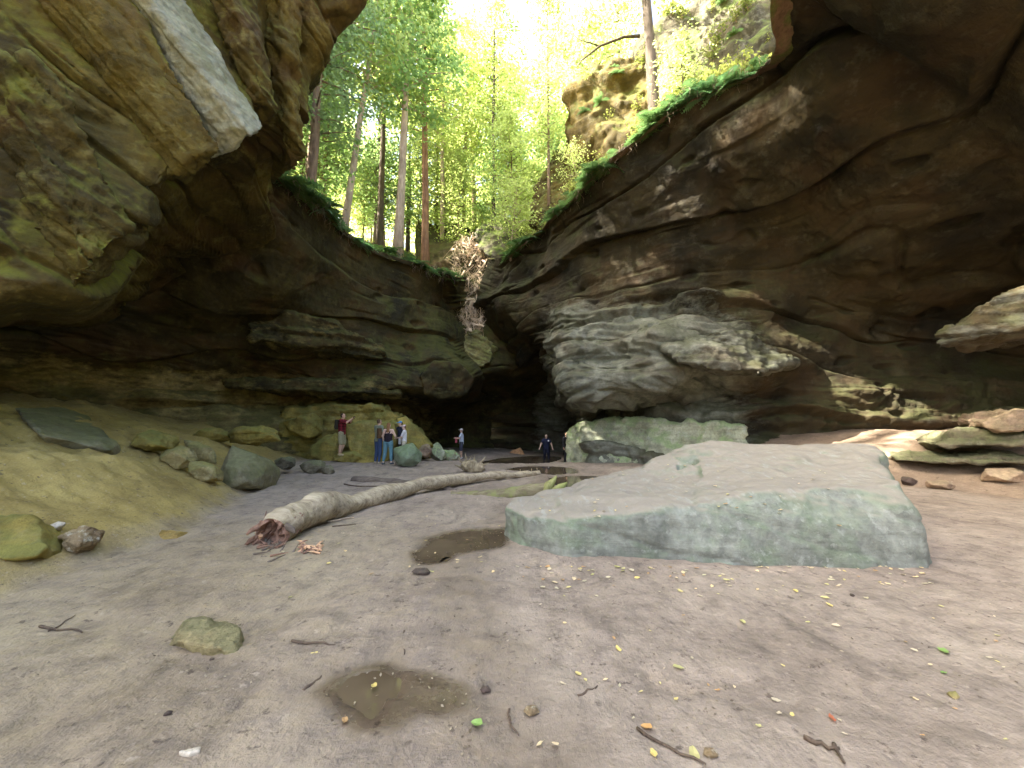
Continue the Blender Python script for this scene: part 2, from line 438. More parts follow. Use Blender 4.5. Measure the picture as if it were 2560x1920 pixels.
M['leaf_green'] = leaf_material('leaf_green', (0.06, 0.11, 0.02), (0.11, 0.16, 0.03), (0.40, 0.58, 0.20), 0.6)
M['leaf_hemlock'] = leaf_material('leaf_hemlock', (0.035, 0.07, 0.03), (0.07, 0.10, 0.04), (0.34, 0.46, 0.20), 0.58)
M['fern'] = leaf_material('fern_frond', (0.05, 0.095, 0.03), (0.10, 0.155, 0.05), (0.12, 0.22, 0.07), 0.4)
M['fern_blue'] = leaf_material('fern_frond_cool', (0.10, 0.20, 0.09), (0.18, 0.30, 0.14), (0.12, 0.25, 0.09), 0.35)
M['sprig'] = leaf_material('sprig_leaf', (0.10, 0.135, 0.03), (0.18, 0.20, 0.05), (0.30, 0.34, 0.08), 0.5)
M['fallen_yellow'] = leaf_material('fallen_leaf_yellow', (0.58, 0.48, 0.17), (0.72, 0.64, 0.32), (0.4, 0.33, 0.08), 0.2)
M['fallen_green'] = leaf_material('fallen_leaf_green', (0.28, 0.42, 0.10), (0.35, 0.5, 0.16), (0.2, 0.33, 0.08), 0.2)
M['fallen_orange'] = leaf_material('fallen_leaf_orange', (0.50, 0.30, 0.14), (0.55, 0.36, 0.18), (0.4, 0.2, 0.05), 0.2)

def bark_material(name, a, b, k=1.0):
    t = NT(name)
    v = t.mapping((9 * k, 9 * k, 1.3 * k)); n = t.noise(1.0, 6, 0.7, v, 0.5); n2 = t.noise(1.1, 4, 0.6)
    c = t.ramp(n, [(0.3, b), (0.6, a)]); c = t.mix(0.6, c, t.ramp(n2, [(0.3, 0.6), (0.7, 1.35)]), 'MULTIPLY')
    return t.out(c, 0.9, t.bump(n, 0.8, 0.04), 0.2)
M['bark'] = bark_material('bark', (0.27, 0.19, 0.13), (0.11, 0.075, 0.05))
M['bark_grey'] = bark_material('bark_grey', (0.15, 0.12, 0.09), (0.06, 0.047, 0.036))
M['bark_orange'] = bark_material('bark_orange', (0.33, 0.19, 0.11), (0.16, 0.08, 0.05))
M['root'] = bark_material('root', (0.36, 0.28, 0.2), (0.14, 0.1, 0.07), 2)
M['stick_pale'] = bark_material('stick_pale', (0.68, 0.53, 0.38), (0.42, 0.31, 0.21), 2)
M['stick_dark'] = bark_material('stick_dark', (0.17, 0.125, 0.09), (0.07, 0.052, 0.04), 2)

def wood_material(name, a, b, c, axis=(1.0, 14, 14), rot=(0, 0, 0), moss_amt=0.0):
    t = NT(name)
    v = t.mapping(axis, rot=rot, src=None); n = t.noise(1.0, 6, 0.68, v, 0.3); n2 = t.noise(1.6, 5, 0.65)
    cc = t.ramp(n, [(0.28, c), (0.48, b), (0.7, a)]); cc = t.mix(0.65, cc, t.ramp(n2, [(0.3, 0.6), (0.7, 1.3)]), 'MULTIPLY')
    if moss_amt:
        mn = t.ramp(t.noise(2.2, 5, 0.65, t.mapping((1, 1, 1), loc=(7, 3, 1))), [(0.44, 0.0), (0.6, 1.0)])
        cc = t.mix(t.math('MULTIPLY', mn, moss_amt), cc, (0.22, 0.26, 0.07))
    nb = t.bump(n, 0.7, 0.025)
    return t.out(cc, 0.85, nb, 0.25)
LOGROT = math.radians(-50)
M['log'] = wood_material('log_wood', (0.56, 0.48, 0.34), (0.40, 0.33, 0.22), (0.16, 0.12, 0.075), rot=(0, 0, LOGROT))
M['log_dark'] = wood_material('log_wood_dark', (0.22, 0.18, 0.14), (0.14, 0.11, 0.085), (0.07, 0.055, 0.04))
M['log_mossy'] = wood_material('log_wood_mossy', (0.30, 0.27, 0.16), (0.20, 0.17, 0.10), (0.10, 0.08, 0.05), moss_amt=0.9)
M['heartwood'] = wood_material('torn_heartwood', (0.42, 0.26, 0.18), (0.27, 0.155, 0.105), (0.12, 0.07, 0.05), axis=(12, 2, 12))
M['splinter'] = wood_material('splinter_wood', (0.70, 0.48, 0.28), (0.55, 0.33, 0.19), (0.32, 0.17, 0.10), axis=(12, 3, 12))

def cloth(name, c, c2=None, k=30.0):
    t = NT(name); n = t.noise(k, 3, 0.6)
    return t.out(t.mix(t.ramp(n, [(0.35, 0.0), (0.65, 1.0)]), c, c2 or tuple(x * 0.75 for x in c)), 0.9, t.bump(t.noise(12, 3), 0.3, 0.02), 0.2)
def plaid(name, c, c2):
    t = NT(name); p = t.sep(t.pos)
    def band(s, f): return t.ramp(t.math('FRACT', t.math('MULTIPLY', s, f)), [(0.0, 1.0), (0.42, 1.0), (0.5, 0.0), (0.95, 0.0)], 'LINEAR')
    k = t.math('MULTIPLY', t.math('ADD', band(p[0], 9.0), band(p[2], 9.0)), 0.5)
    return t.out(t.mix(k, c, c2), 0.9, None, 0.2)
M['boulder_pale_wall'] = rock_material('boulder_pale_wall', (0.36, 0.35, 0.27), (0.25, 0.24, 0.18), (0.14, 0.13, 0.10), moss=(0.13, 0.16, 0.07), moss_amt=0.7,
                               lichen=(0.50, 0.54, 0.46), lichen_amt=0.8)
M['boulder_green2'] = rock_material('boulder_green2', (0.25, 0.225, 0.13), (0.175, 0.155, 0.09), (0.10, 0.088, 0.05), moss=(0.13, 0.14, 0.055), moss_amt=0.6, lichen=(0.36, 0.35, 0.25), lichen_amt=0.4, scale=1.5, bumpk=0.6)
M['boulder_sand_red'] = rock_material('boulder_sand_red', (0.42, 0.31, 0.21), (0.31, 0.22, 0.15), (0.2, 0.14, 0.1), moss_amt=0.2, lichen=(0.5, 0.42, 0.32), lichen_amt=0.4, scale=1.5)
M['boulder_crumbly'] = rock_material('boulder_crumbly', (0.36, 0.27, 0.15), (0.22, 0.15, 0.08), (0.12, 0.08, 0.05), moss_amt=0.0, lichen=(0.72, 0.68, 0.55), lichen_amt=0.9, scale=5)
M['boulder_white'] = rock_material('boulder_white', (0.68, 0.62, 0.5), (0.55, 0.48, 0.38), (0.4, 0.34, 0.26), moss_amt=0.0, lichen_amt=0.2, scale=5, bumpk=0.5)
M['boulder_rust'] = rock_material('boulder_rust', (0.46, 0.30, 0.10), (0.36, 0.21, 0.06), (0.22, 0.12, 0.04), moss_amt=0.3, lichen=(0.42, 0.38, 0.2), lichen_amt=0.4, scale=4)
M['boulder_ochre'] = rock_material('boulder_ochre', (0.42, 0.34, 0.17), (0.33, 0.27, 0.13), (0.22, 0.19, 0.10), moss=(0.17, 0.18, 0.09), moss_amt=0.5, lichen=(0.55, 0.45, 0.24), lichen_amt=0.5, scale=4)
M['boulder_dark'] = rock_material('boulder_dark', (0.15, 0.11, 0.09), (0.10, 0.07, 0.06), (0.06, 0.045, 0.04), moss_amt=0.1, lichen_amt=0.1, scale=4)
M['boulder_dark_olive'] = rock_material('boulder_dark_olive', (0.23, 0.20, 0.13), (0.15, 0.13, 0.085), (0.085, 0.075, 0.05), moss=(0.12, 0.14, 0.06), moss_amt=0.6, lichen=(0.36, 0.34, 0.26), lichen_amt=0.4, scale=2)
M['boulder_wet'] = rock_material('boulder_wet', (0.27, 0.30, 0.21), (0.20, 0.24, 0.16), (0.14, 0.17, 0.11), moss=(0.13, 0.19, 0.09), moss_amt=0.8, lichen=(0.36, 0.4, 0.34), lichen_amt=0.3, scale=1.5, rough=0.5, bumpk=0.4)
M['boulder_moss'] = rock_material('boulder_moss', (0.26, 0.23, 0.10), (0.16, 0.145, 0.06), (0.07, 0.065, 0.03), moss=(0.20, 0.22, 0.05), moss_amt=0.6, lichen_amt=0.2)
M['boulder_outcrop'] = rock_material('boulder_outcrop', (0.17, 0.145, 0.09), (0.10, 0.09, 0.055), (0.055, 0.05, 0.03), moss=(0.12, 0.16, 0.03), moss_amt=1.0, lichen=(0.28, 0.28, 0.23), lichen_amt=0.4)
M['log_mossy_bright'] = wood_material('log_wood_green', (0.42, 0.42, 0.18), (0.31, 0.31, 0.12), (0.17, 0.17, 0.07), axis=(10, 10, 2), moss_amt=0.6)
M['stump_wood'] = wood_material('stump_wood', (0.40, 0.34, 0.22), (0.27, 0.22, 0.14), (0.13, 0.10, 0.06), axis=(8, 8, 3))
M['bark_pink'] = bark_material('bark_pink', (0.52, 0.41, 0.32), (0.27, 0.20, 0.15))
M['fallen_pale'] = leaf_material('fallen_leaf_pale', (0.58, 0.47, 0.30), (0.68, 0.58, 0.42), (0.3, 0.25, 0.12), 0.15)
M['fallen_red'] = leaf_material('fallen_leaf_red', (0.45, 0.13, 0.06), (0.5, 0.18, 0.1), (0.4, 0.1, 0.05), 0.2)
M['litter'] = leaf_material('litter_crumbs', (0.10, 0.07, 0.05), (0.42, 0.34, 0.24), (0.1, 0.08, 0.04), 0.05)
# ------------------------------------------------------------------ the cliffs
HILL_L, HILL_R = [], []
def cliff(name, ctrl, ucounts, vcounts, mat, flip, bed, big, ledge, fine, seed, mask=None, pale=None):
    G = loft(ctrl, ucounts, vcounts); nu, nv, _ = G.shape
    N = grid_normals(G, flip)
    P = G.reshape(-1, 3); Nf = N.reshape(-1, 3)
    mk = mask(P) if mask else 1.0
    d = rock_disp(P, bed, big, ledge, fine, seed, mk)
    pv = pale(P) if pale else np.zeros(len(P))
    P = P + Nf * d[:, None]
    Fc = grid_faces(nu, nv)
    if not flip: Fc = Fc[:, ::-1]
    o = mesh_obj(name, P, Fc, mat, None, True); set_attr(o, 'pale', pv)
    tag(o, kind='structure')
    return o, P.reshape(nu, nv, 3)

# right wall, from the slot at the far end round to behind the camera; rows rim -> foot
RC = [
 [(1235, 640, 34), (1220, 690, 34), (1180, 780, 34), (1130, 850, 34.5), (1100, 930, 35), (1080, 990, 35), (1070, 1040, 35), (1060, 1080, 35), (1060, 1175, 35)],
 [(1262, 640, 24), (1240, 700, 24.8), (1222, 780, 26), (1262, 860, 29), (1340, 930, 31.5), (1380, 990, 32.5), (1390, 1040, 32.5), (1390, 1080, 32.5), (1390, 1175, 32.5)],
 [(1350, 570, 21), (1340, 690, 21.9), (1352, 770, 21.0), (1366, 850, 20.6), (1385, 920, 20.2), (1430, 985, 21.2), (1480, 1035, 21.5), (1475, 1080, 21), (1475, 1185, 20.8)],
 [(1500, 445, 16.6), (1500, 570, 17.6), (1490, 720, 18.4), (1480, 800, 17.2), (1490, 890, 16.3), (1490, 985, 16.4), (1540, 1025, 18.6), (1500, 1060, 18.0), (1500, 1185, 17.6)],
 [(1690, 262, 12.9), (1690, 430, 13.8), (1690, 600, 15.4), (1670, 750, 16.3), (1690, 850, 14.8), (1700, 945, 14.9), (1720, 1005, 17.2), (1690, 1050, 16.6), (1690, 1190, 16.0)],
 [(1920, 165, 11.2), (1930, 330, 11.8), (1950, 500, 13.2), (1970, 660, 15), (1940, 800, 15.6), (1930, 880, 14.9), (1940, 960, 15.4), (1960, 1040, 15.2), (1960, 1200, 14.6)],
 [(2015, 60, 9.6), (2090, 220, 9.9), (2150, 420, 11), (2200, 590, 12.3), (2210, 730, 14.6), (2210, 850, 15.6), (2220, 950, 15.4), (2260, 1040, 14.6), (2270, 1220, 14)],
 [(2010, -110, 8.2), (2180, 20, 8.4), (2370, 220, 8.9), (2480, 430, 9.8), (2520, 620, 11.6), (2510, 780, 14), (2500, 900, 15), (2490, 1010, 14), (2480, 1200, 13)],
 [(2020, -330, 6.6), (2330, -160, 6.6), (2650, 100, 7.0), (2800, 380, 7.8), (2850, 600, 9.5), (2850, 780, 12), (2850, 900, 13), (2850, 1010, 12), (2850, 1230, 11)],
]
RCW = [
 [(8.0, 3.5, 13.5), (9.5, 3.5, 12), (11.5, 3.7, 10), (13.2, 4, 8), (14.6, 4.5, 6), (16, 5, 4), (17, 5, 2.6), (16.5, 5, 1.2), (15.5, 5, -0.6)],
 [(10.0, -3, 13.5), (11, -3, 12), (12.3, -3, 10), (13.5, -3, 8), (14.5, -3, 6), (15.5, -3, 4), (15.5, -3, 2.6), (15, -3, 1.2), (14.5, -3, -0.6)],
 [(11, -14, 13.5), (11.5, -14, 12), (12.5, -14, 10), (13.5, -14, 8), (14, -14, 6), (14.5, -14, 4), (14.5, -14, 2.6), (14.5, -14, 1.2), (14.5, -14, -0.6)],
]
rc = [[at(*p) for p in c] for c in RC] + RCW
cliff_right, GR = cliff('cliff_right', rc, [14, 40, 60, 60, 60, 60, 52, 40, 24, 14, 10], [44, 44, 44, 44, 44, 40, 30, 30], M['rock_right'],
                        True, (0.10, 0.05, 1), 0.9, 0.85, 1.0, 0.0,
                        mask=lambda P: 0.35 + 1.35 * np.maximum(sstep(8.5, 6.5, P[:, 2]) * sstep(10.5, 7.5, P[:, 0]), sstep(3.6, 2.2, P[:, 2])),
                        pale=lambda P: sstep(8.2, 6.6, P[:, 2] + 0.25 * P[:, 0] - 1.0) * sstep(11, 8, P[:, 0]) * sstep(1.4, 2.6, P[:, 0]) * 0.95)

# left wall behind the people, from the slot to far behind the near overhang
LB = [
 [(1180, 690, 34), (1190, 740, 34), (1200, 810, 34), (1210, 870, 34), (1220, 930, 34), (1230, 985, 34), (1230, 1040, 34), (1230, 1090, 34), (1230, 1170, 34)],
 [(1132, 690, 25), (1122, 745, 25.3), (1132, 830, 25), (1150, 890, 24), (1185, 950, 23), (1150, 990, 26.5), (1120, 1040, 31), (1120, 1090, 32), (1120, 1170, 32)],
 [(1060, 665, 22), (1050, 740, 22.5), (1060, 850, 22.3), (1075, 920, 21.2), (1085, 985, 21.4), (1060, 1012, 25.5), (1050, 1050, 29), (1050, 1095, 30), (1050, 1170, 30)],
 [(930, 615, 18.8), (930, 720, 19.3), (930, 830, 20), (940, 910, 19.6), (930, 975, 19.4), (930, 998, 22), (930, 1040, 24), (930, 1095, 24.5), (930, 1180, 24)],
 [(800, 515, 15.4), (800, 640, 16.4), (800, 770, 18), (800, 870, 18.6), (790, 955, 18.6), (770, 985, 19.3), (760, 1020, 19.3), (760, 1080, 19), (760, 1190, 18.5)],
 [(695, 425, 12.7), (690, 560, 13.6), (660, 690, 15.2), (640, 800, 16.4), (610, 910, 17), (590, 955, 17.3), (570, 1000, 17), (560, 1060, 16.7), (560, 1190, 16)],
 [(590, 330, 12.0), (540, 520, 13), (480, 680, 14), (430, 790, 14.6), (380, 870, 15), (340, 910, 15), (320, 950, 15), (310, 1000, 14.7), (300, 1150, 14)],
 [(330, 260, 11.5), (280, 470, 12), (210, 660, 12.6), (150, 780, 13), (90, 860, 13.2), (60, 900, 13.2), (40, 940, 13), (20, 1000, 12.8), (20, 1150, 12)],
 [(-100, 150, 9.5), (-130, 420, 10), (-190, 640, 10.5), (-240, 780, 11), (-300, 860, 11.3), (-330, 900, 11.3), (-340, 940, 11), (-350, 1000, 10.8), (-350, 1200, 10)],
]
LBW = [
 [(-17, 4, 10), (-17, 4, 8), (-17.3, 4, 6.5), (-17.6, 4, 5.5), (-17.8, 4, 4.6), (-17.9, 4, 4), (-17.9, 4, 3.2), (-17.6, 4, 2.2), (-17, 4, -.5)],
 [(-17, -6, 10), (-17, -6, 8), (-17, -6, 6.5), (-17, -6, 5.5), (-17, -6, 4.6), (-17, -6, 4), (-17, -6, 3.2), (-17, -6, 2.2), (-17, -6, -.5)],
]
lb = [[at(*p) for p in c] for c in LB] + LBW
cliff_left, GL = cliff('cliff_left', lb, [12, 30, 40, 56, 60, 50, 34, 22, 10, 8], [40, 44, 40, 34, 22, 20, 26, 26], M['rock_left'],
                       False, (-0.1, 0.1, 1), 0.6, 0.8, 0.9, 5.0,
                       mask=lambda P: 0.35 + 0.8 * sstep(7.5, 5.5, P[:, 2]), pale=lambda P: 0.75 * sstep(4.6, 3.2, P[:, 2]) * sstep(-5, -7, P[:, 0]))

# near overhang on the left: rows rim -> face -> lip -> underside back into the recess
LN = [
 [(770, -90, 12.3), (770, 40, 12.5), (735, 160, 12.3), (705, 260, 12.3), (705, 350, 12.6), (700, 430, 13), (680, 520, 14), (640, 640, 16)],
 [(965, -70, 9.2), (850, 70, 9.4), (800, 150, 9.6), (765, 240, 9.8), (768, 340, 10.2), (775, 425, 10.8), (705, 500, 12.0), (700, 640, 15)],
 [(800, -170, 8.1), (745, -10, 8.4), (705, 110, 8.6), (692, 215, 8.8), (685, 315, 8.9), (675, 405, 9.8), (640, 500, 11), (610, 660, 14.5)],
 [(600, -260, 6.9), (540, -70, 7.1), (555, 60, 7.3), (595, 170, 7.5), (640, 305, 7.5), (590, 400, 9.3), (540, 490, 10.5), (500, 680, 14)],
 [(360, -310, 6.0), (340, -60, 6.2), (370, 90, 6.4), (420, 220, 6.6), (480, 415, 7.0), (440, 510, 8.6), (400, 590, 10.2), (370, 740, 13.5)],
 [(120, -330, 5.4), (140, -10, 5.6), (160, 150, 5.7), (190, 340, 5.9), (250, 680, 6.3), (235, 745, 7.3), (235, 775, 9), (250, 820, 12.5)],
 [(-160, -330, 4.8), (-130, 60, 5.0), (-90, 270, 5.2), (-10, 480, 5.4), (70, 725, 5.8), (50, 765, 7), (60, 790, 9), (80, 830, 12)],
 [(-460, -360, 4.2), (-400, 100, 4.4), (-340, 340, 4.6), (-290, 540, 4.8), (-230, 735, 5.1), (-220, 770, 6.5), (-200, 800, 8.5), (-180, 840, 11)],
]
LNW = [
 [(-9.5, 1, 11), (-9.3, 1, 9), (-9.2, 1, 7.6), (-9.3, 1, 6), (-9.6, 1, 4.4), (-11, 1.5, 4.4), (-13, 2, 4.3), (-16.5, 3, 4.2)],
 [(-11, -8, 11), (-10.9, -8, 9), (-10.8, -8, 7.6), (-10.9, -8, 6), (-11, -8, 4.4), (-12, -8, 4.4), (-13.5, -8, 4.3), (-16.5, -8, 4.2)],
]
ln = [[at(*p) for p in c] for c in LN] + LNW
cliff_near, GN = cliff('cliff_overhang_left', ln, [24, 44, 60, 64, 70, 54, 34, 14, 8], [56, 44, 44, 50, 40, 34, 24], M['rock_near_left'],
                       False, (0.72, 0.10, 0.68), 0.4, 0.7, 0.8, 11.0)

# ------------------------------------------------------------------ land above the rims
def upper_land(name, rim, out, steps, mat, seed, inset=0.25, amp=0.7):
    """strip of forest floor running back from the rim of a wall"""
    rim = np.array(rim, float); n = len(rim)
    rows = []
    for k, (dist, rise) in enumerate(steps):
        rows.append(rim + out * dist + np.array([0, 0, 1.0]) * rise)
    G = np.stack(rows, 1)
    # finer sampling
    G = loft(G[::max(1, n // 40)], [4] * (len(G[::max(1, n // 40)]) - 1), [10] * (len(steps) - 1))
    P = G.reshape(-1, 3).copy(); nv = G.shape[1]
    prof = np.tile(sstep(0, 12, np.arange(nv)), G.shape[0])
    P[:, 2] += prof * amp * fbm(P * 0.35 + seed, 4) + 0.12 * fbm(P * 1.6, 3)
    Fc = grid_faces(G.shape[0], nv)
    o = mesh_obj(name, P, Fc, mat, None, True); tag(o, kind='structure')
    return o, P.reshape(G.shape)
def outdirs(n, a, b):
    t = np.linspace(0, 1, n)[:, None]; v = np.array(a) * (1 - t) + np.array(b) * t
    return v / np.linalg.norm(v, axis=1)[:, None]
r_rim = GR[:, 1]; l_rim = GL[:, 1]; n_rim = GN[:, 1]
STEPS_R = [(-0.3, -0.35), (1.2, 0.25), (3.5, 1.3), (8, 4.5), (18, 10), (45, 20)]
STEPS_L = [(-0.2, -0.3), (1.5, 0.5), (5, 2.2), (11, 5.5), (22, 11), (50, 20)]
up_r, HR = upper_land('hillside_right', r_rim, outdirs(len(r_rim), (0.75, 0.66, 0), (1, -0.1, 0)), STEPS_R, M['hill'], 1.0)
up_l, HL = upper_land('hillside_left', l_rim, outdirs(len(l_rim), (-0.55, 0.83, 0), (-1, 0.1, 0)), STEPS_L, M['hill'], 2.0)
up_n, HN = upper_land('hillside_near_left', n_rim, outdirs(len(n_rim), (-0.9, 0.3, 0), (-1, 0, 0)), [(-0.2, -0.3), (1.5, 0.4), (5, 1.4), (10, 3), (20, 7)], M['hill'], 3.0)

# upper valley behind the head of the slot
def upper_valley():
    xs = np.linspace(-70, 75, 120); ys = np.concatenate([np.linspace(32, 60, 60), np.linspace(61, 190, 40)])
    X, Y = np.meshgrid(xs, ys, indexing='ij')
    Z = 15.0 + 0.10 * (Y - 31) + 0.35 * np.maximum(0, np.abs(X + 2) - 5)
    P = np.stack([X, Y, Z], 2).reshape(-1, 3)
    P[:, 2] += 1.0 * fbm(P * 0.12, 4) + 0.2 * fbm(P * 0.8, 3)
    o = mesh_obj('valley_floor', P, grid_faces(len(xs), len(ys))[:, ::-1], M['hill'], None, True); tag(o, kind='structure')
    return o
valley = upper_valley()

# head of the gorge: steep debris slope down to a lip, dark hollow beneath it
EC = []
for px, dy, dd in ((1040, -10, 1.5), (1100, 0, .6), (1150, 0, 0), (1190, 10, 0), (1230, 5, .3), (1290, -15, 1.2), (1360, -25, 2.5)):
    EC.append([at(px, 560 + dy, 36 + dd), at(px, 605 + dy, 32.5 + dd), at(px, 690 + dy, 30 + dd), at(px, 770 + dy, 28 + dd), at(px, 850 + dy, 26.6 + dd), at(px + 4, 922 + dy, 26 + dd),
               at(px + 10, 950, 28 + dd), at(px + 20, 1000, 32 + dd), at(px + 30, 1080, 35), at(px + 30, 1190, 36)])
cliff_end, GE = cliff('cliff_end', EC, [16] * 6, [10, 22, 22, 20, 20, 12, 12, 12, 12], M['rock_left'], True, (0, 0, 1), 0.5, 0.5, 0.8, 21.0)

# ------------------------------------------------------------------ the floor of the gorge
def interp_pts(y, pts):
    p = np.array(pts, float); return np.interp(y, p[:, 0], p[:, 1])
BANK_L = [(-20, -6.5), (2, -5.2), (4, -4.9), (6, -5.0), (8, -5.8), (10, -6.6), (13.5, -8.0), (16, -9.2), (19, -9.5), (24, -9), (40, -9)]
BANK_R = [(-20, 12.5), (4, 12.0), (8, 11.8), (10, 11.2), (11.6, 10.2), (13, 8.6), (15, 6.6), (17, 5.5), (20, 4.6), (40, 4.6)]
def ground_z(X, Y, detail=True):
    X = np.asarray(X, float); Y = np.asarray(Y, float)
    tl = interp_pts(Y, BANK_L) - X; tr = X - interp_pts(Y, BANK_R)
    zl = 0.50 * np.maximum(0, tl); zl = 3.3 * (1 - np.exp(-zl / 3.3 * 1.12))
    zl = zl * np.clip((22 - Y) / 6, 0.12, 1)
    zr = 0.42 * np.maximum(0, tr); zr = 1.9 * (1 - np.exp(-zr / 1.9))
    z = zl + zr
    z = z - sstep(16.5, 22.5, Y) * (0.28 + 0.27 * sstep(-2.5, 2.0, X))
    z = z + 0.12 * sstep(13, 15.5, Y) * sstep(-3.0, -5.0, X)
    if detail:
        P = np.stack([X, Y, 0 * X], -1).reshape(-1, 3)
        b = (0.09 * fbm(P * 0.45, 4) + 0.035 * fbm(P * 1.7 + 5, 4) + 0.012 * pn(P * 6)).reshape(X.shape)
        rough = 1 + 3.6 * sstep(0.2, 2, tl) + 1.5 * sstep(0.2, 2, tr)
        z = z + b * rough
    return z
def gz(x, y): return float(ground_z(np.array([x]), np.array([y]))[0])
def gnd(px, py):
    """point of the floor or bank seen at a place of the picture"""
    dx = (px - 1280) / F; dz = (960 - py) / F; wy = CT - dz * ST; wz = ST + dz * CT
    ss = np.arange(0.5, 40, 0.05); below = CAMH + wz * ss < ground_z(dx * ss, wy * ss, False) - 0.02
    k = int(np.argmax(below)) if below.any() else 500
    fs = np.linspace(max(0.5, ss[k] - 0.6), ss[k] + 0.6, 160); below = CAMH + wz * fs < ground_z(dx * fs, wy * fs)
    b = fs[int(np.argmax(below))] if below.any() else ss[k]
    return Vector((dx * b, wy * b, gz(dx * b, wy * b)))

# outlines of the pools, given on the floor
PUDDLES = {
 'near': [(865, 1722), (905, 1698), (950, 1688), (1000, 1700), (1045, 1706), (1090, 1722), (1120, 1740), (1080, 1756), (1035, 1762), (990, 1796), (945, 1790), (920, 1772), (872, 1754)],
 'mid': [(1056, 1382), (1085, 1352), (1130, 1338), (1190, 1328), (1250, 1326), (1250, 1345), (1240, 1362), (1190, 1368), (1130, 1378), (1110, 1395), (1075, 1398)],
 'far': [(1270, 1172), (1320, 1166), (1400, 1166), (1430, 1172), (1440, 1184), (1390, 1186), (1320, 1180)],
 'side': [(1380, 1196), (1440, 1190), (1500, 1192), (1490, 1210), (1430, 1216), (1385, 1210)],
 'film': [(1185, 1772), (1230, 1760), (1262, 1778), (1290, 1810), (1325, 1850), (1300, 1858), (1262, 1834), (1225, 1806)],
 'cave': [(1200, 1152), (1250, 1148), (1330, 1147), (1400, 1150), (1400, 1157), (1320, 1158), (1230, 1157)],
}
def poly_dist(px, py, poly):
    """signed distance (m) to an outline, negative inside"""
    d = np.full(px.shape, 1e9); inside = np.zeros(px.shape, bool); n = len(poly)
    for i in range(n):
        x0, y0 = poly[i]; x1, y1 = poly[(i + 1) % n]
        ex, ey = x1 - x0, y1 - y0; t = np.clip(((px - x0) * ex + (py - y0) * ey) / (ex * ex + ey * ey + 1e-12), 0, 1)
        d = np.minimum(d, np.hypot(px - x0 - t * ex, py - y0 - t * ey))
        c = ((y0 > py) != (y1 > py)) & (px < (x1 - x0) * (py - y0) / (y1 - y0 + 1e-12) + x0)
        inside ^= c
    return np.where(inside, -d, d)
PW = {k: [tuple(gnd(*p))[:2] for p in v] for k, v in PUDDLES.items()}
def build_ground():
    ys = [-14.0]
    while ys[-1] < 36:
        y = ys[-1]; ys.append(y + max(0.028, 0.0085 * abs(y - 0.5)) if y > 1.2 else y + max(0.06, 0.12 * abs(y - 1.0)))
    ys = np.array(ys)
    xs = [0.0]
    while xs[-1] < 1: xs.append(xs[-1] + 0.035 * 1.6)
    while xs[-1] < 20: xs.append(xs[-1] + 0.06 + 0.004 * xs[-1])
    xs = np.array(xs); xs = np.concatenate([-xs[::-1][:-1], xs])
    X, Y = np.meshgrid(xs, ys, indexing='ij')
    Z = ground_z(X, Y)
    Pw = np.stack([X, Y, 0 * X], 2).reshape(-1, 3)
    nz = fbm(Pw * 2.2 + 3, 3).reshape(X.shape)
    nz2 = fbm(Pw * 9 + 3, 2).reshape(X.shape)
    wet = np.zeros_like(X)
    for k, poly in PW.items():
        d = poly_dist(X, Y, poly) + 0.12 * nz + 0.03 * nz2 - 0.06
        lvl = WATER[k] = float(np.mean(ground_z(np.array([p[0] for p in poly]), np.array([p[1] for p in poly])))) - 0.012
        dip = sstep(0.02, -0.07, d) * (0.045 if k != 'film' else 0.004)
        w_ = sstep(0.0, 0.5, d); Zb = Z * w_ + (lvl + 0.006) * (1 - w_)
        Z = np.where(d < 0.5, np.where(d > 0.0, np.maximum(Zb, lvl + 0.004 + 0.02 * sstep(0, .3, d)), Zb), Z) - dip
        wet = np.maximum(wet, 0.55 * sstep(0.6 if k in ('near', 'film', 'mid') else 0.5, 0.0, d) + (0.45 if k != 'film' else 0.1) * sstep(0.16, 0.0, d))
    # wet runnel joining the pools down the middle of the floor
    run = interp_pts(Y, [(1.5, 0.35), (2.4, 0.05), (3, -0.25), (4.2, -0.55), (5.4, -0.7), (6.5, -0.3), (9, 0.5), (14, 1.2)])
    wet = np.maximum(wet, 0.62 * sstep(0.75, 0.1, np.abs(X - run + 0.2 * nz)) * (Y < 14))
    wet = np.maximum(wet, 0.3 * sstep(2.2, 3.4, X) * sstep(2.6, 1.4, Y))
    wet = np.maximum(wet, 0.55 * sstep(8.5, 10, Y) * sstep(13, 11, Y) * sstep(3.2, 1.0, np.abs(X + 1.5)) * (0.7 + nz))
    tl = interp_pts(Y, BANK_L) - X; tr = X - interp_pts(Y, BANK_R)
    sand_leaflight = sstep(-0.5, 0.7, tl + 0.4 * nz)
    sand_leaflight = np.maximum(sand_leaflight, 0.28 * sstep(1.0, -3.5, X + 0.6 * nz) * sstep(9, 5, Y))  # yellow light through leaves, painted over the near left floor
    red = 0.8 * sstep(-1.6, 0.5, tr + 0.5 * nz)
    P = np.stack([X, Y, Z], 2).reshape(-1, 3)
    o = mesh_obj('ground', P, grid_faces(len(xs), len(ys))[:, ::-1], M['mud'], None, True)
    set_attr(o, 'wet', wet.ravel()); set_attr(o, 'sand', sand_leaflight.ravel()); set_attr(o, 'red', red.ravel())
    tag(o, kind='structure')
    return o
WATER = {}
ground = build_ground()
for k, poly in PW.items():
    if k == 'film': continue
    c = np.mean(np.array(poly), 0); R = np.array(poly) - c
    pts = [(c[0] + r[0] * (1 + .22 / max(.05, math.hypot(*r))), c[1] + r[1] * (1 + .22 / max(.05, math.hypot(*r))), WATER[k]) for r in R]
    o = mesh_obj('puddle', pts, [tuple(range(len(pts)))], M['water'])
    if o.data.polygons[0].normal.z < 0: o.data.flip_normals()
    tag(o, kind='structure')
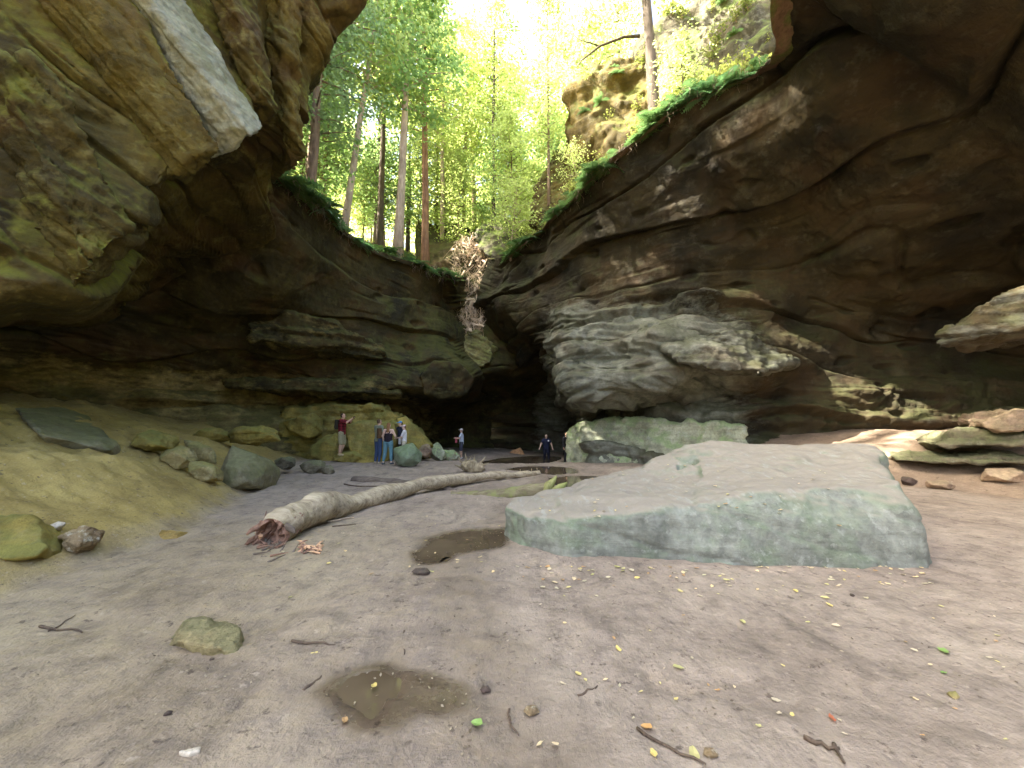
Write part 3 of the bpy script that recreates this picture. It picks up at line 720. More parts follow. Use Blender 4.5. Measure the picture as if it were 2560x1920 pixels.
# far ground sheet under everything
o = mesh_obj('terrain', [(-600, -600, -1.2), (600, -600, -1.2), (600, 600, -1.2), (-600, 600, -1.2)], [(0, 1, 2, 3)], M['hill']); tag(o, kind='structure')
# ------------------------------------------------------------------ ledges that stand out of the walls (parts of the walls)
def pts(*L): return [at(*p) for p in L]
def back(L, dx, dy, dz=0.0): return [(x + dx, y + dy, z + dz) for x, y, z in L]
def ledge(name, front, push, mat, parent, voxel=0.08, **k):
    f = pts(*front); return rock(name, [f + back(f, *push)], voxel, mat, parent=parent, **k)
RB = (0.12, 0.08, 1)
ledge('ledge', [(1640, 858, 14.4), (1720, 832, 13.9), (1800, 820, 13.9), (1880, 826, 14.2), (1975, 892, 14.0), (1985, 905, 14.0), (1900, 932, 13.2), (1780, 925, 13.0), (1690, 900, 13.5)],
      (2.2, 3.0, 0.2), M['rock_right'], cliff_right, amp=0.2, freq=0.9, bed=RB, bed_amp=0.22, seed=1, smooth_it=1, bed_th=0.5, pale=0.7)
ledge('block', [(1414, 1075, 18.7), (1416, 1165, 18.8), (1450, 1052, 18.2), (1560, 1046, 17.2), (1700, 1052, 16.0), (1860, 1062, 14.6), (1880, 1175, 14.2), (1620, 1172, 16.2), (1520, 1160, 17.0), (1450, 1178, 18.0)],
      (1.5, 2.8, -0.1), M['boulder_green'], cliff_right, amp=0.3, freq=0.8, bed=(0.35, 0.1, 1), bed_amp=0.08, seed=5, smooth_it=2, bed_th=0.45)
# shelf of stone standing out of the dark on the right
fr = pts((2338, 838, 8.7), (2346, 868, 8.7), (2390, 800, 8.5), (2440, 770, 8.4), (2520, 720, 8.1), (2700, 680, 7.5), (2430, 830, 8.4), (2560, 800, 7.9), (2750, 790, 7.2))
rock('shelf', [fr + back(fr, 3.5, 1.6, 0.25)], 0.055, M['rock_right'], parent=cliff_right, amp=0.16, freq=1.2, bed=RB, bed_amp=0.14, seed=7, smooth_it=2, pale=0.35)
LBED = (-0.1, 0.1, 1)
# dome of stone behind the visitors and the pale slab of the near overhang
ledge('ledge', [(700, 1026, 18.2), (780, 1012, 18.4), (880, 1004, 18.6), (950, 1014, 18.9), (1005, 1048, 19.0), (1055, 1098, 19.0), (1060, 1160, 18.8), (700, 1170, 17.6), (700, 1060, 17.8)],
      (-0.6, 3.0, 0.1), M['boulder_olive'], cliff_left, amp=0.36, freq=0.7, bed=LBED, bed_amp=0.28, seed=11, smooth_it=3, bed_th=0.6)
ledge('ledge', [(560, 945, 16.6), (700, 955, 17.4), (860, 955, 18.2), (1000, 975, 20.0), (1000, 992, 20.0), (850, 984, 18.0), (690, 985, 17.2), (560, 968, 16.4)],
      (-0.8, 2.5, 0.2), M['rock_left'], cliff_left, amp=0.25, freq=0.8, bed=LBED, bed_amp=0.2, seed=12, smooth_it=2, pale=0.3)
ledge('ledge', [(620, 800, 15.8), (720, 780, 16.5), (830, 800, 17.4), (960, 870, 19.2), (960, 900, 19.2), (820, 860, 17.4), (700, 870, 16.5), (630, 850, 15.8)],
      (-0.8, 2.5, 0.2), M['rock_left'], cliff_left, amp=0.25, freq=0.8, bed=LBED, bed_amp=0.2, seed=13, smooth_it=2, pale=0.3)
ledge('nose', [(1085, 900, 21.0), (1150, 905, 21.6), (1186, 950, 22.2), (1170, 985, 22.2), (1110, 1000, 21.6), (1060, 985, 20.8), (1050, 940, 20.6)],
      (-0.8, 2.5, 0.1), M['rock_left'], cliff_left, amp=0.12, freq=1.2, smooth_it=8, seed=14)

SL = [(262, -190, 5.35), (600, 300, 6.75), (640, 326, 6.95)]; SRr = [(372, -190, 6.1), (672, 306, 7.4)]
ps = pts(*SL) + pts(*SRr)
nn = (Vector(ps[2]) - Vector(ps[0])).cross(Vector(ps[3]) - Vector(ps[0])).normalized()
if nn.y > 0: nn = -nn
ps = [tuple(Vector(p) - nn * 0.16) for p in ps]
lowp = [tuple(Vector(p) - nn * 1.0 + Vector((-0.15, 0, 0.05))) for p in ps]
rock('slab', [ps + lowp], 0.035, M['slab_pale'], parent=cliff_near, amp=0.09, freq=1.5, smooth_it=2, seed=15, bed=(0.72, 0.1, 0.68), bed_amp=0.05)
def strip(L, Rr, th, mat, seed, amp=0.06):
    p = pts(*L) + pts(*Rr); q = [tuple(Vector(a) - nn * th) for a in p]
    rock('ledge', [p + q], 0.045, mat, parent=cliff_near, amp=amp * 2.2, freq=0.9, smooth_it=2, seed=seed, bed=(0.72, 0.1, 0.68), bed_amp=0.10, bed_th=0.22)
strip([(120, -120, 5.2), (470, 395, 6.6)], [(250, -120, 5.6), (560, 372, 6.75)], 0.7, M['rock_near_left'], 16)
strip([(-30, 120, 4.8), (225, 690, 5.9)], [(110, 150, 5.2), (330, 560, 6.3)], 0.6, M['rock_near_left'], 17, 0.1)
strip([(690, -60, 7.7), (735, 330, 8.9)], [(745, -60, 8.1), (765, 400, 9.3)], 0.5, M['rock_near_left'], 18, 0.1)
strip([(560, -60, 6.7), (660, 240, 7.6)], [(640, -60, 7.3), (690, 280, 8.1)], 0.5, M['rock_near_left'], 19, 0.1)

# ------------------------------------------------------------------ the great boulder in the foreground
hL = [gp(1256, 1352, -0.1), gp(1300, 1388, -0.1), gp(1420, 1414, -0.1), gp(1620, 1416, -0.1), gp(1820, 1424, -0.1),
      at(1258, 1268, 5.95), at(1285, 1244, 6.3), at(1345, 1246, 6.6), at(1310, 1290, 5.35), at(1440, 1302, 4.9), at(1600, 1284, 4.85), at(1720, 1258, 4.92),
      at(1430, 1216, 7.5), at(1500, 1196, 8.2), at(1600, 1170, 8.5), at(1700, 1205, 7.0), (0.3, 7.6, -0.1), (1.8, 9.2, -0.1), (4.0, 8.8, -0.1)]
hM = [gp(1600, 1418, -0.1), gp(1820, 1430, -0.1), gp(2100, 1444, -0.1), gp(2335, 1446, -0.1), at(1640, 1278, 4.88), at(1740, 1252, 4.92), at(1850, 1234, 4.95), at(2000, 1222, 4.95), at(2150, 1208, 4.9), at(2250, 1204, 4.9),
      at(2290, 1262, 4.65), at(2150, 1300, 4.6), at(1690, 1186, 7.6), at(1850, 1188, 7.3), at(2050, 1192, 6.7), at(2225, 1188, 6.1), (6.3, 6.4, -0.1), (7.2, 8.2, -0.1), (3.2, 9.6, -0.1)]
hU = [at(1640, 1150, 8.5), at(1690, 1122, 8.6), at(1745, 1103, 8.7), at(1850, 1105, 8.5), at(1910, 1114, 8.2), at(2080, 1114, 7.6), at(2170, 1112, 7.2), at(2205, 1130, 6.7),
      at(1700, 1138, 7.8), at(1800, 1128, 7.6), at(1950, 1130, 7.2), at(2100, 1132, 6.9), at(1690, 1178, 7.65), at(1860, 1184, 7.35), at(2060, 1190, 6.8), at(2222, 1192, 6.3),
      (3.4, 9.4, -0.1), (7.5, 8.3, -0.1), (6.2, 9.4, -0.1), (4.4, 7.3, -0.1), (6.5, 6.3, -0.1)]
hR = [at(1560, 1200, 7.6), at(1600, 1168, 8.4), at(1660, 1136, 8.4), at(1690, 1150, 7.8), at(1700, 1190, 7.2), (2.4, 8.8, -.1), (3.6, 9.0, -.1), (3.4, 7.4, -.1)]
hS = [at(1720, 1160, 7.45), at(1770, 1150, 7.45), at(1870, 1160, 7.0), at(1880, 1190, 6.9), at(1760, 1200, 7.0), at(1660, 1196, 7.3), (3.4, 7.4, .2), (4.2, 7.2, .2)]
hX = [at(1740, 1142, 7.7), at(1800, 1126, 7.7), at(1950, 1128, 7.3), at(2100, 1130, 7.0), at(2192, 1134, 6.7), at(1760, 1215, 6.2), at(1850, 1212, 5.9), at(2000, 1205, 5.7), at(2150, 1194, 5.6), at(2232, 1192, 5.7), (3.6, 7.6, 0), (6.3, 6.5, 0)]
big = rock('boulder', [hL, hM, hU, hR, hS, hX], 0.03, M['boulder_pale'], smooth_it=20, amp=0.10, freq=0.8, bed=(0.22, -0.12, 1), bed_amp=0.025, seed=30, bed_th=0.5)
tag(big, 'huge pale grey-green boulder with dusty flat top in the middle of the floor', 'boulder')

# ------------------------------------------------------------------ other boulders and stones
def stone(name, box, thick, mat, label, cat='boulder', seed=1, Y=None, n=12, group=None, lean=0.0, amp=0.08, bed=None, flat=1.0, smooth_it=2, sink=0.18, tilt=0.0):
    x0, y0, x1, y1 = box; cx = (x0 + x1) / 2
    b = Vector(at(cx, y1, Y)) if Y else gnd(cx, y1)
    s = b.y / F
    rx = (x1 - x0) * s / 2; h = (y1 - y0) * s; ry = thick / 2
    c = (b.x, b.y + ry * 0.8, b.z + h * (0.5 - sink / 2)); 
    P = lump((0, 0, 0), (rx * 1.05, ry * 1.1, h * (0.5 + sink / 2) * 1.08), n, seed)
    m = Matrix.Rotation(tilt, 3, 'Y')
    P = [tuple((m @ Vector(p)) + Vector((lean * p[2], 0, 0)) + Vector(c)) for p in P]
    sz = max(rx, h, ry)
    o = rock(name, [P], max(0.012, sz / 26), mat, smooth_it=smooth_it, amp=amp * sz, freq=1.6 / sz, bed=bed, bed_amp=0.05 * sz if bed else 0, seed=seed, bed_th=max(0.05, sz * 0.35))
    return tag(o, label, cat, group)
# angular boulder at the edge of the bank: hand-shaped
a = pts((545, 1205, 9.4), (535, 1222, 9.3), (560, 1225, 9.2), (580, 1112, 9.9), (640, 1135, 9.9), (665, 1160, 10.0), (662, 1185, 9.8), (640, 1218, 9.5), (565, 1165, 9.3), (600, 1175, 9.15), (560, 1150, 9.9), (620, 1205, 9.2))
o = rock('boulder', [a + [(x - 0.2, y + 1.0, z - 0.25) for x, y, z in a]], 0.035, M['boulder_green2'], smooth_it=2, amp=0.035, freq=1.8, seed=41)
tag(o, 'dark angular block leaning at the edge of the sandy left bank', 'boulder')
stone('stone', (368, 1112, 472, 1166), 0.7, M['boulder_sand'], 'smooth buff stone above the sandy bank, left of the angular block', 'stone', 42, tilt=0.2)
stone('stone', (440, 1158, 545, 1200), 0.5, M['boulder_sand'], 'long low buff stone touching the angular block', 'stone', 43, tilt=0.35)
stone('stone', (428, 1106, 535, 1150), 0.5, M['boulder_sand'], 'slanting buff stone lying behind two others on the bank', 'stone', 44, tilt=0.5)
a = [at(px, py, gnd(px, py + 8).y - .16) for px, py in ((38, 1020), (150, 1016), (215, 1035), (260, 1080), (292, 1112), (280, 1126), (180, 1112), (100, 1085), (60, 1045))]
o = rock('slab', [a + [(x - 0.3, y + 0.6, z - 0.55) for x, y, z in a]], 0.04, M['boulder_green2'], smooth_it=3, amp=0.06, freq=1.4, seed=45)
tag(o, 'broad flat greenish slab lying high on the left bank', 'slab')
stone('stone', (285, 1078, 400, 1128), 0.8, M['boulder_olive'], 'low olive stone just right of the broad flat slab', 'stone', 46, tilt=0.2)
g0 = gnd(40, 1395).y; a = pts((-60, 1290, g0 + .25), (60, 1288, g0 + .3), (95, 1296, g0 + .3), (100, 1340, g0 + .15), (118, 1365, g0 + .1), (90, 1392, g0), (-60, 1402, g0 - .2))
o = rock('boulder', [a + [(x - 0.2, y + 0.6, z - 0.35) for x, y, z in a]], 0.022, M['boulder_olive'], smooth_it=5, amp=0.05, freq=2.2, seed=47)
tag(o, 'mossy green rock cut off by the left edge of the picture', 'boulder')
stone('stone', (128, 1322, 206, 1386), 0.4, M['boulder_crumbly'], 'crumbly brown and white stone beside the mossy green rock', 'stone', 48, amp=0.16)
stone('stone', (106, 1308, 140, 1328), 0.16, M['boulder_white'], 'small whitish stone between the mossy rock and the crumbly one', 'stone', 49)
g0 = gnd(400, 1350).y; a = pts((340, 1332, g0 + .1), (360, 1320, g0 + .2), (452, 1328, g0 + .2), (440, 1346, g0 + .05), (400, 1352, g0), (360, 1347, g0))
o = rock('stone', [a + [(x, y + 0.25, z - 0.1) for x, y, z in a]], 0.015, M['boulder_rust'], smooth_it=2, amp=0.015, freq=3, seed=50)
tag(o, 'flat rusty-edged shard sticking out of the sandy bank', 'stone')
a = [tuple(gnd(*p)) for p in ((398, 1610), (480, 1535), (600, 1545), (612, 1610), (590, 1640), (480, 1620))]
a = [(x, y, z - 0.08) for x, y, z in a] + pts((470, 1550, 3.3), (495, 1574, 3.1), (560, 1562, 3.16), (600, 1568, 3.12), (594, 1602, 2.97), (550, 1614, 2.92), (440, 1602, 2.98))
o = rock('rock', [a], 0.014, M['boulder_ochre'], smooth_it=2, amp=0.06, freq=3.2, seed=51)
tag(o, 'low mossy yellow rock poking out of the bare foreground floor', 'rock')
stone('stone', (1020, 1428, 1078, 1442), 0.2, M['boulder_dark'], 'flat dark stone lying on the mud near the middle puddle', 'stone', 52)
a = pts((858, 1062, 16.5), (905, 1050, 16.9), (985, 1056, 16.8), (990, 1110, 16.6), (965, 1160, 16.3), (925, 1178, 16.2), (890, 1168, 16.2), (868, 1110, 16.3))
o = rock('slab', [a + [(x, y + 0.9, z - 0.1) for x, y, z in a]], 0.05, M['boulder_olive'], smooth_it=3, amp=0.07, freq=1.1, seed=53)
tag(o, 'tall tapering olive slab propped behind the couple', 'slab')
a = pts((992, 1046, 18.0), (1015, 1040, 18.2), (1062, 1090, 18.3), (1080, 1112, 18.3), (1060, 1128, 17.9), (995, 1130, 17.6))
o = rock('slab', [a + [(x, y + 0.9, z - 0.2) for x, y, z in a]], 0.05, M['boulder_olive'], smooth_it=3, amp=0.06, freq=1.2, seed=54)
tag(o, 'sloping triangular slab leaning right of the capped visitors', 'slab')
stone('boulder', (973, 1113, 1046, 1168), 1.2, M['boulder_wet'], 'smooth rounded green boulder in front of the capped visitors', 'boulder', 55, amp=0.03, smooth_it=8, n=20)
stone('boulder', (1040, 1110, 1078, 1142), 0.8, M['boulder_sand_red'], 'brownish rock just right of the smooth rounded boulder', 'boulder', 56, Y=17.5)
stone('boulder', (1066, 1108, 1112, 1150), 0.9, M['boulder_green'], 'upright greyish rock left of the lone man in shorts', 'boulder', 57, Y=18.5, lean=-0.3)
stone('stone', (1095, 1125, 1150, 1152), 0.8, M['boulder_green'], 'low mossy stone right beside the lone man in shorts', 'stone', 58, Y=20)
stone('boulder', (818, 1126, 902, 1160), 1.2, M['boulder_olive'], 'low olive rock under the feet of the man in plaid', 'boulder', 59, Y=16.0)
stone('boulder', (765, 1085, 850, 1160), 1.2, M['boulder_olive'], 'hunched olive boulder left of the man in plaid', 'boulder', 60, Y=16.6)
stone('stone', (732, 1150, 812, 1184), 0.7, M['boulder_dark_olive'], 'dark low rock at the edge of the mud, below the hunched boulder', 'stone', 61)
stone('stone', (676, 1140, 728, 1172), 0.6, M['boulder_dark_olive'], 'dark rounded stone just right of the angular block', 'stone', 62, Y=13.0)
stone('stone', (798, 1162, 830, 1186), 0.4, M['boulder_dark_olive'], 'small grey stone right of the dark low rock', 'stone', 63)
stone('stone', (455, 1070, 560, 1106), 0.8, M['boulder_olive'], 'dark olive stone in the shade under the left wall', 'stone', 64, Y=12.5)
stone('stone', (540, 1062, 680, 1110), 0.9, M['boulder_olive'], 'long cracked olive rock above the angular block', 'stone', 65, Y=12.5, bed=LBED)
stone('boulder', (690, 1030, 800, 1090), 1.2, M['boulder_olive'], 'buried olive boulder at the wall foot left of the plaid man', 'boulder', 66, Y=17.0)
stone('stone', (2505, 1172, 2600, 1212), 0.8, M['boulder_sand_red'], 'pale squared stone on the floor at the right picture edge', 'stone', 67)
stone('stone', (2340, 1206, 2412, 1226), 0.5, M['boulder_sand_red'], 'thin brown stone in the sun patch right of the great boulder', 'stone', 68)
stone('stone', (2265, 1192, 2300, 1216), 0.3, M['boulder_dark'], 'small dark stone tucked behind the right end of the great boulder', 'stone', 69)
def slabstack(front, push, mat, label, seed, v=0.045):
    f = pts(*front); o = rock('ledge_rock', [f + back(f, *push)], v, mat, smooth_it=1, amp=0.16, freq=1.3, bed=RB, bed_amp=0.12, seed=seed); return tag(o, label, 'rock')
slabstack([(2325, 1110, 10.6), (2400, 1085, 10.4), (2560, 1075, 9.4), (2640, 1075, 9.0), (2640, 1110, 8.8), (2480, 1118, 9.8), (2360, 1124, 10.4)], (1.2, 1.6, 0.05), M['boulder_dark_olive'], 'flat layered rock ledge low on the right under the dark hollow', 71)
slabstack([(2440, 1050, 9.9), (2540, 1035, 9.4), (2660, 1035, 8.9), (2660, 1072, 8.8), (2520, 1078, 9.3), (2450, 1070, 9.8)], (1.2, 1.5, 0.05), M['boulder_sand_red'], 'pale topped rock ledge above the flat layered one, at right', 72)
slabstack([(2230, 1140, 11.4), (2360, 1130, 10.8), (2600, 1135, 9.2), (2640, 1165, 9.0), (2440, 1160, 9.9), (2240, 1152, 11.2)], (1.0, 1.4, 0.0), M['boulder_dark_olive'], 'lowest thin rock ledge along the floor at right', 73)
ob = rock('rock', [lump(at(1292, 1140, 29.5), (0.75, 0.6, 0.75), 12, 74)], 0.05, M['rock_orange'], smooth_it=2, amp=0.06, freq=1.5, seed=74)
tag(ob, 'orange rock glowing inside the dark hollow', 'rock')
fr = pts((1108, 872, 26.0), (1140, 836, 26.3), (1195, 832, 26.3), (1232, 868, 26.0), (1222, 908, 25.7), (1180, 926, 25.6), (1128, 912, 25.7))
rock('lip', [fr + back(fr, 0.3, 2.0, 0.2)], 0.06, M['boulder_moss'], parent=cliff_end, smooth_it=1, amp=0.3, freq=0.9, bed=(0.5, 0, 1), bed_amp=0.2, seed=75)

# outcrops that crown the right rim
yA = pts((1395, 400, 20), (1412, 240, 20), (1480, 165, 20), (1600, 130, 19), (1640, 150, 18.4), (1650, 340, 18), (1560, 400, 18.5))
oc = rock('outcrop', [yA + back(yA, 4, 3, 0.0)], 0.12, M['rock_yellow'], smooth_it=3, amp=0.7, freq=0.33, bed=(1, .4, .25), bed_amp=0.10, seed=80, bed_th=0.9)
tag(oc, 'yellow mossy rock outcrop on the right rim, behind the leaning tree', 'rock outcrop')
yB = pts((1600, 120, 18.6), (1700, 30, 18), (1820, -60, 17), (2000, -80, 15), (2020, 60, 14), (1920, 130, 14.5), (1750, 220, 15.4), (1640, 260, 17))
oc = rock('outcrop', [yB + back(yB, 5, 4, 0.5)], 0.13, M['boulder_outcrop'], smooth_it=3, amp=0.8, freq=0.3, bed=(.3, .2, 1), bed_amp=0.12, seed=81, bed_th=0.8)
tag(oc, 'grey mossy outcrop rising behind the right rim, highest rock there', 'rock outcrop')
yC = pts((1185, 575, 31), (1215, 555, 31), (1260, 560, 30), (1295, 590, 29), (1290, 650, 28.5), (1235, 660, 28.5), (1195, 620, 30))
oc = rock('outcrop', [yC + back(yC, 2, 3, 0.0)], 0.12, M['boulder_outcrop'], smooth_it=4, amp=0.3, freq=0.7, bed=RB, bed_amp=0.12, seed=82)
tag(oc, 'mossy rock beside the heap of dead branches at the gorge head', 'rock outcrop')
yD = pts((1320, 560, 24), (1330, 470, 25), (1390, 380, 25), (1440, 400, 23), (1440, 520, 21.5), (1370, 570, 22))
oc = rock('outcrop', [yD + back(yD, 3, 3, 0.0)], 0.12, M['rock_yellow'], smooth_it=4, amp=0.35, freq=0.6, bed=RB, bed_amp=0.15, seed=83)
tag(oc, 'sloping yellow-green rock below the yellow outcrop on the right rim', 'rock outcrop')

# ------------------------------------------------------------------ logs
def log_mesh(path, seg=28, rings=70, amp=0.05, seed=0, close=True):
    P = np.array([at(*p[:3]) for p in path]); R = np.array([p[3] for p in path]); n = len(P)
    A = cr_weights(n, [max(2, rings // (n - 1))] * (n - 1)); C = A @ P; r = A @ R; m = len(C)
    T = np.gradient(C, axis=0); T /= np.linalg.norm(T, axis=1)[:, None]
    S = np.cross(T, [0, 0, 1.0]); S /= np.linalg.norm(S, axis=1)[:, None]; U = np.cross(S, T)
    th = np.linspace(0, 2 * np.pi, seg, endpoint=False)
    V = C[:, None] + r[:, None, None] * (np.cos(th)[None, :, None] * S[:, None] + np.sin(th)[None, :, None] * U[:, None])
    D = (V - C[:, None]); D /= np.linalg.norm(D, axis=2)[:, :, None]
    f = V.reshape(-1, 3)
    d = amp * (fbm(f * 1.6 + seed, 3) * 1.6 + 0.35 * pn(f * 7 + seed))
    V = (f + D.reshape(-1, 3) * d[:, None])
    k = np.arange(seg); Fc = []
    for i in range(m - 1):
        Fc.append(np.stack([i * seg + k, i * seg + (k + 1) % seg, (i + 1) * seg + (k + 1) % seg, (i + 1) * seg + k], 1))
    return V, np.concatenate(Fc), C, r, T, S, U
V, Fc, C, r, T, S, U = log_mesh([(684, 1334, 5.5, .20), (706, 1310, 5.75, .235), (755, 1288, 6.2, .225), (806, 1270, 6.7, .245), (856, 1264, 7.2, .19), (960, 1238, 8.3, .175), (1080, 1208, 9.9, .165), (1200, 1191, 11.4, .13), (1290, 1187, 12.3, .105), (1348, 1183, 12.9, .08)], amp=0.075, seed=3)
lg = empty('fallen_log', (float(C[8][0]), float(C[8][1]), 0)); tag(lg, 'long bleached tree trunk lying across the floor with a torn root end', 'log')
off = np.array(lg.location)
seg = 28; nV = len(V)
trunk_o = mesh_obj('trunk', np.concatenate([V, C[-1:]]) - off, np.concatenate([Fc]), M['log'], lg, True)
# torn butt: hollowed ring of heartwood, splinters
q = random.Random(9); end = MB(); ring = V[:seg] - off; c0 = C[0] - off; t0 = -T[0]
rings_ = [ring]
for k, (sc, dp) in enumerate(((0.86, 0.03), (0.62, -0.10), (0.35, -0.06), (0.1, -0.16))):
    rings_.append(np.array([c0 + (p - c0) * sc * (1 + q.uniform(-.1, .1)) + t0 * (dp + q.uniform(-.06, .06)) for p in ring]))
end.v = [tuple(p) for R_ in rings_ for p in R_] + [tuple(c0 - t0 * 0.15)]
for j in range(len(rings_) - 1):
    for k in range(seg): end.f.append((j * seg + k, j * seg + (k + 1) % seg, (j + 1) * seg + (k + 1) % seg, (j + 1) * seg + k))
for k in range(seg): end.f.append(((len(rings_) - 1) * seg + k, (len(rings_) - 1) * seg + (k + 1) % seg, len(end.v) - 1))
torn = end.build('torn_end', M['heartwood'], lg, False)
# torn flank: plates of ripped wood on the side towards the camera
for k in range(34):
    i = q.randint(0, 9); a = q.uniform(-0.7, 0.35)
    sd_ = -S[i] if S[i][1] > 0 else S[i]
    p = C[i] - off + (sd_ * math.cos(a) + U[i] * math.sin(a) * 0.8) * (r[i] * 0.98)
    L = q.uniform(0.12, 0.34); dirv = Vector(T[i]) * q.uniform(-1, 0.3) + Vector(U[i]) * q.uniform(-.9, 0.4) + Vector(sd_) * q.uniform(0.0, 0.35); dirv.normalize()
    mb = MB(); p = Vector(p); mb.tube([p - dirv * L * .5, p + dirv * L * .1, p + dirv * L * .5], [q.uniform(.012, .03), q.uniform(.012, .026), .004], 5, 0.25, k)
    mb.build('splinter', M['splinter'] if q.random() < .22 else M['heartwood'], torn, False)
for k in range(9):     # root stubs at the butt
    a = q.uniform(0, 6.28); p = Vector(c0) + Vector(S[0]) * math.cos(a) * .24 + Vector(U[0]) * math.sin(a) * .2
    d = (Vector(t0) * q.uniform(.3, 1) + Vector(S[0]) * math.cos(a) + Vector(U[0]) * min(0.1, math.sin(a))).normalized()
    mb = MB(); L = q.uniform(.06, .15); mb.tube([p - d * .08, p + d * L * .5 + Vector((0, 0, -.02)), p + d * L + Vector((0, 0, -.06))], [.05, .035, .012], 7, .2, k)
    mb.build('root_stub', M['log_dark'] if k % 2 else M['heartwood'], lg, True)
for k in range(5):
    i = 54 + k * 3 if 54 + k * 3 < len(C) else len(C) - 2; i = min(i, len(C) - 2)
    p = Vector(C[i] - off) + Vector(U[i]) * r[i] * .8; mb = MB(); mb.tube([p, p + Vector((q.uniform(-.03, .03), 0, q.uniform(.06, .12)))], [.016, .006], 5); mb.build('branch_stub', M['log'], lg, True)

V, Fc, C2, r2, T2, S2, U2 = log_mesh([(884, 1202, 11.6, .12), (960, 1206, 11.2, .13), (1040, 1214, 10.8, .12), (1100, 1222, 10.4, .10), (1140, 1228, 10.1, .07)], 16, 40, 0.03, 8)
o = mesh_obj('fallen_log', V, np.concatenate([Fc]), M['log_dark'], None, True)
bmx = bmesh.new(); bmx.from_mesh(o.data); bmesh.ops.holes_fill(bmx, edges=bmx.edges); bmx.to_mesh(o.data); bmx.free()
tag(o, 'thin dark log lying behind the long bleached trunk', 'log')
V, Fc, C3, r3, T3, S3, U3 = log_mesh([(1130, 1236, 9.4, .06), (1190, 1240, 9.2, .12), (1260, 1238, 9.0, .15), (1330, 1228, 8.9, .17), (1375, 1222, 8.8, .17)], 18, 44, 0.04, 12)
lg3 = empty('fallen_log', (float(C3[-1][0]), float(C3[-1][1]), 0)); tag(lg3, 'mossy rotten log with a jagged green end beside the great boulder', 'log')
off3 = np.array(lg3.location)
o = mesh_obj('trunk', V - off3, Fc, M['log_mossy'], lg3, True)
bmx = bmesh.new(); bmx.from_mesh(o.data); bmesh.ops.holes_fill(bmx, edges=bmx.edges); bmx.to_mesh(o.data); bmx.free()
for (p0, p1, p2, w) in (((1362, 1240, 8.75), (1375, 1212, 8.7), (1392, 1190, 8.7), .10), ((1375, 1240, 8.7), (1402, 1220, 8.65), (1418, 1206, 8.6), .09), ((1350, 1238, 8.8), (1356, 1222, 8.8), (1366, 1206, 8.8), .07), ((1385, 1240, 8.7), (1420, 1236, 8.6), (1436, 1226, 8.55), .06)):
    a = [Vector(at(*p0)), Vector(at(*p1)), Vector(at(*p2))]; mb = MB(); mb.tube([x - Vector(off3) for x in a], [w * 1.5, w, .015], 8, .25, int(p2[0])); mb.build('jagged_end', M['log_mossy_bright'], lg3, True)

# root stump
sc_ = gnd(1177, 1180); st = empty('stump', sc_); tag(st, 'small upturned root stump with spiky roots in front of the lone man', 'stump')
o = rock('core', [lump((0, 0, .18), (.42, .3, .26), 16, 5), lump((.25, 0, .14), (.3, .25, .18), 12, 6)], 0.022, M['stump_wood'], smooth_it=3, amp=.06, freq=3, seed=90); o.parent = st
q = random.Random(4)
for k, (dx, dz, L) in enumerate(((-.32, .3, .34), (-.12, .34, .4), (.12, .36, .36), (.36, .28, .42), (.5, .12, .3), (-.5, .08, .25), (.0, .3, .3))):
    d = Vector((dx, q.uniform(-.3, .2), abs(dz) + .1)).normalized(); p = Vector((dx * .7, 0, .14 + dz * .4)); mb = MB()
    mb.tube([p, p + d * L * .5 + Vector((q.uniform(-.04, .04), 0, 0)), p + d * L], [.05, .03, .008], 7, .2, k); mb.build('root', M['stump_wood'], st, True)

# ------------------------------------------------------------------ sticks and splinters on the floor
def stick(a, b, r, mat, label, seed, bend=0.03, lift=0.004, name='stick'):
    q = random.Random(seed); A, B = gnd(*a), gnd(*b); P = []
    n = 6
    for i in range(n + 1):
        t = i / n; p = A.lerp(B, t); sd_ = (B - A).cross(Vector((0, 0, 1))).normalized()
        p = p + sd_ * (math.sin(t * 3.14 * q.choice((1, 1, 2))) * bend * (B - A).length + q.uniform(-.006, .006)); p.z = gz(p.x, p.y) + r * .7 + lift; P.append(p)
    mb = MB(); mb.tube(P, [r * (1 - .5 * i / n) for i in range(n + 1)], 7, .2, seed)
    o = mb.build(name, mat, None, True); return tag(o, label, 'stick')
stick((757, 1733), (803, 1697), .011, M['stick_dark'], 'short dark stick left of the near puddle', 1)
stick((1592, 1828), (1765, 1916), .009, M['stick_dark'], 'long thin dark twig at the bottom with a yellow leaf on it', 2)
stick((2010, 1850), (2100, 1880), .013, M['stick_dark'], 'bent dark twig at the bottom right of the floor', 3, .12)
stick((1272, 1780), (1296, 1845), .008, M['stick_dark'], 'curved dark twig beside the shining wet film', 4, .1)
stick((1445, 1745), (1495, 1720), .008, M['stick_dark'], 'short dark twig right of the near puddle', 5)
stick((820, 1306), (885, 1296), .018, M['stick_pale'], 'pale stick lying under the bleached trunk', 6)
stick((830, 1318), (890, 1312), .012, M['stick_dark'], 'thin dark stick just below the pale stick by the trunk', 7)
stick((98, 1570), (205, 1585), .010, M['stick_dark'], 'dark twig with a fork on the floor at lower left', 8)
stick((120, 1580), (190, 1540), .006, M['stick_dark'], 'finer dark twig crossing the one at lower left', 9)
stick((860, 1212), (1000, 1222), .02, M['stick_dark'], 'thin dark branch in front of the dark log', 10)
stick((730, 1605), (845, 1620), .010, M['stick_dark'], 'dark muddy twig above the near puddle', 11, .05)
stick((2085, 1868), (2112, 1916), .011, M['stick_dark'], 'stub of dark twig at the bottom edge, lower right', 12)
stick((1010, 1580), (1012, 1640), .007, M['stick_dark'], 'upright-lying dark twig above the near puddle', 13)
q = random.Random(3)
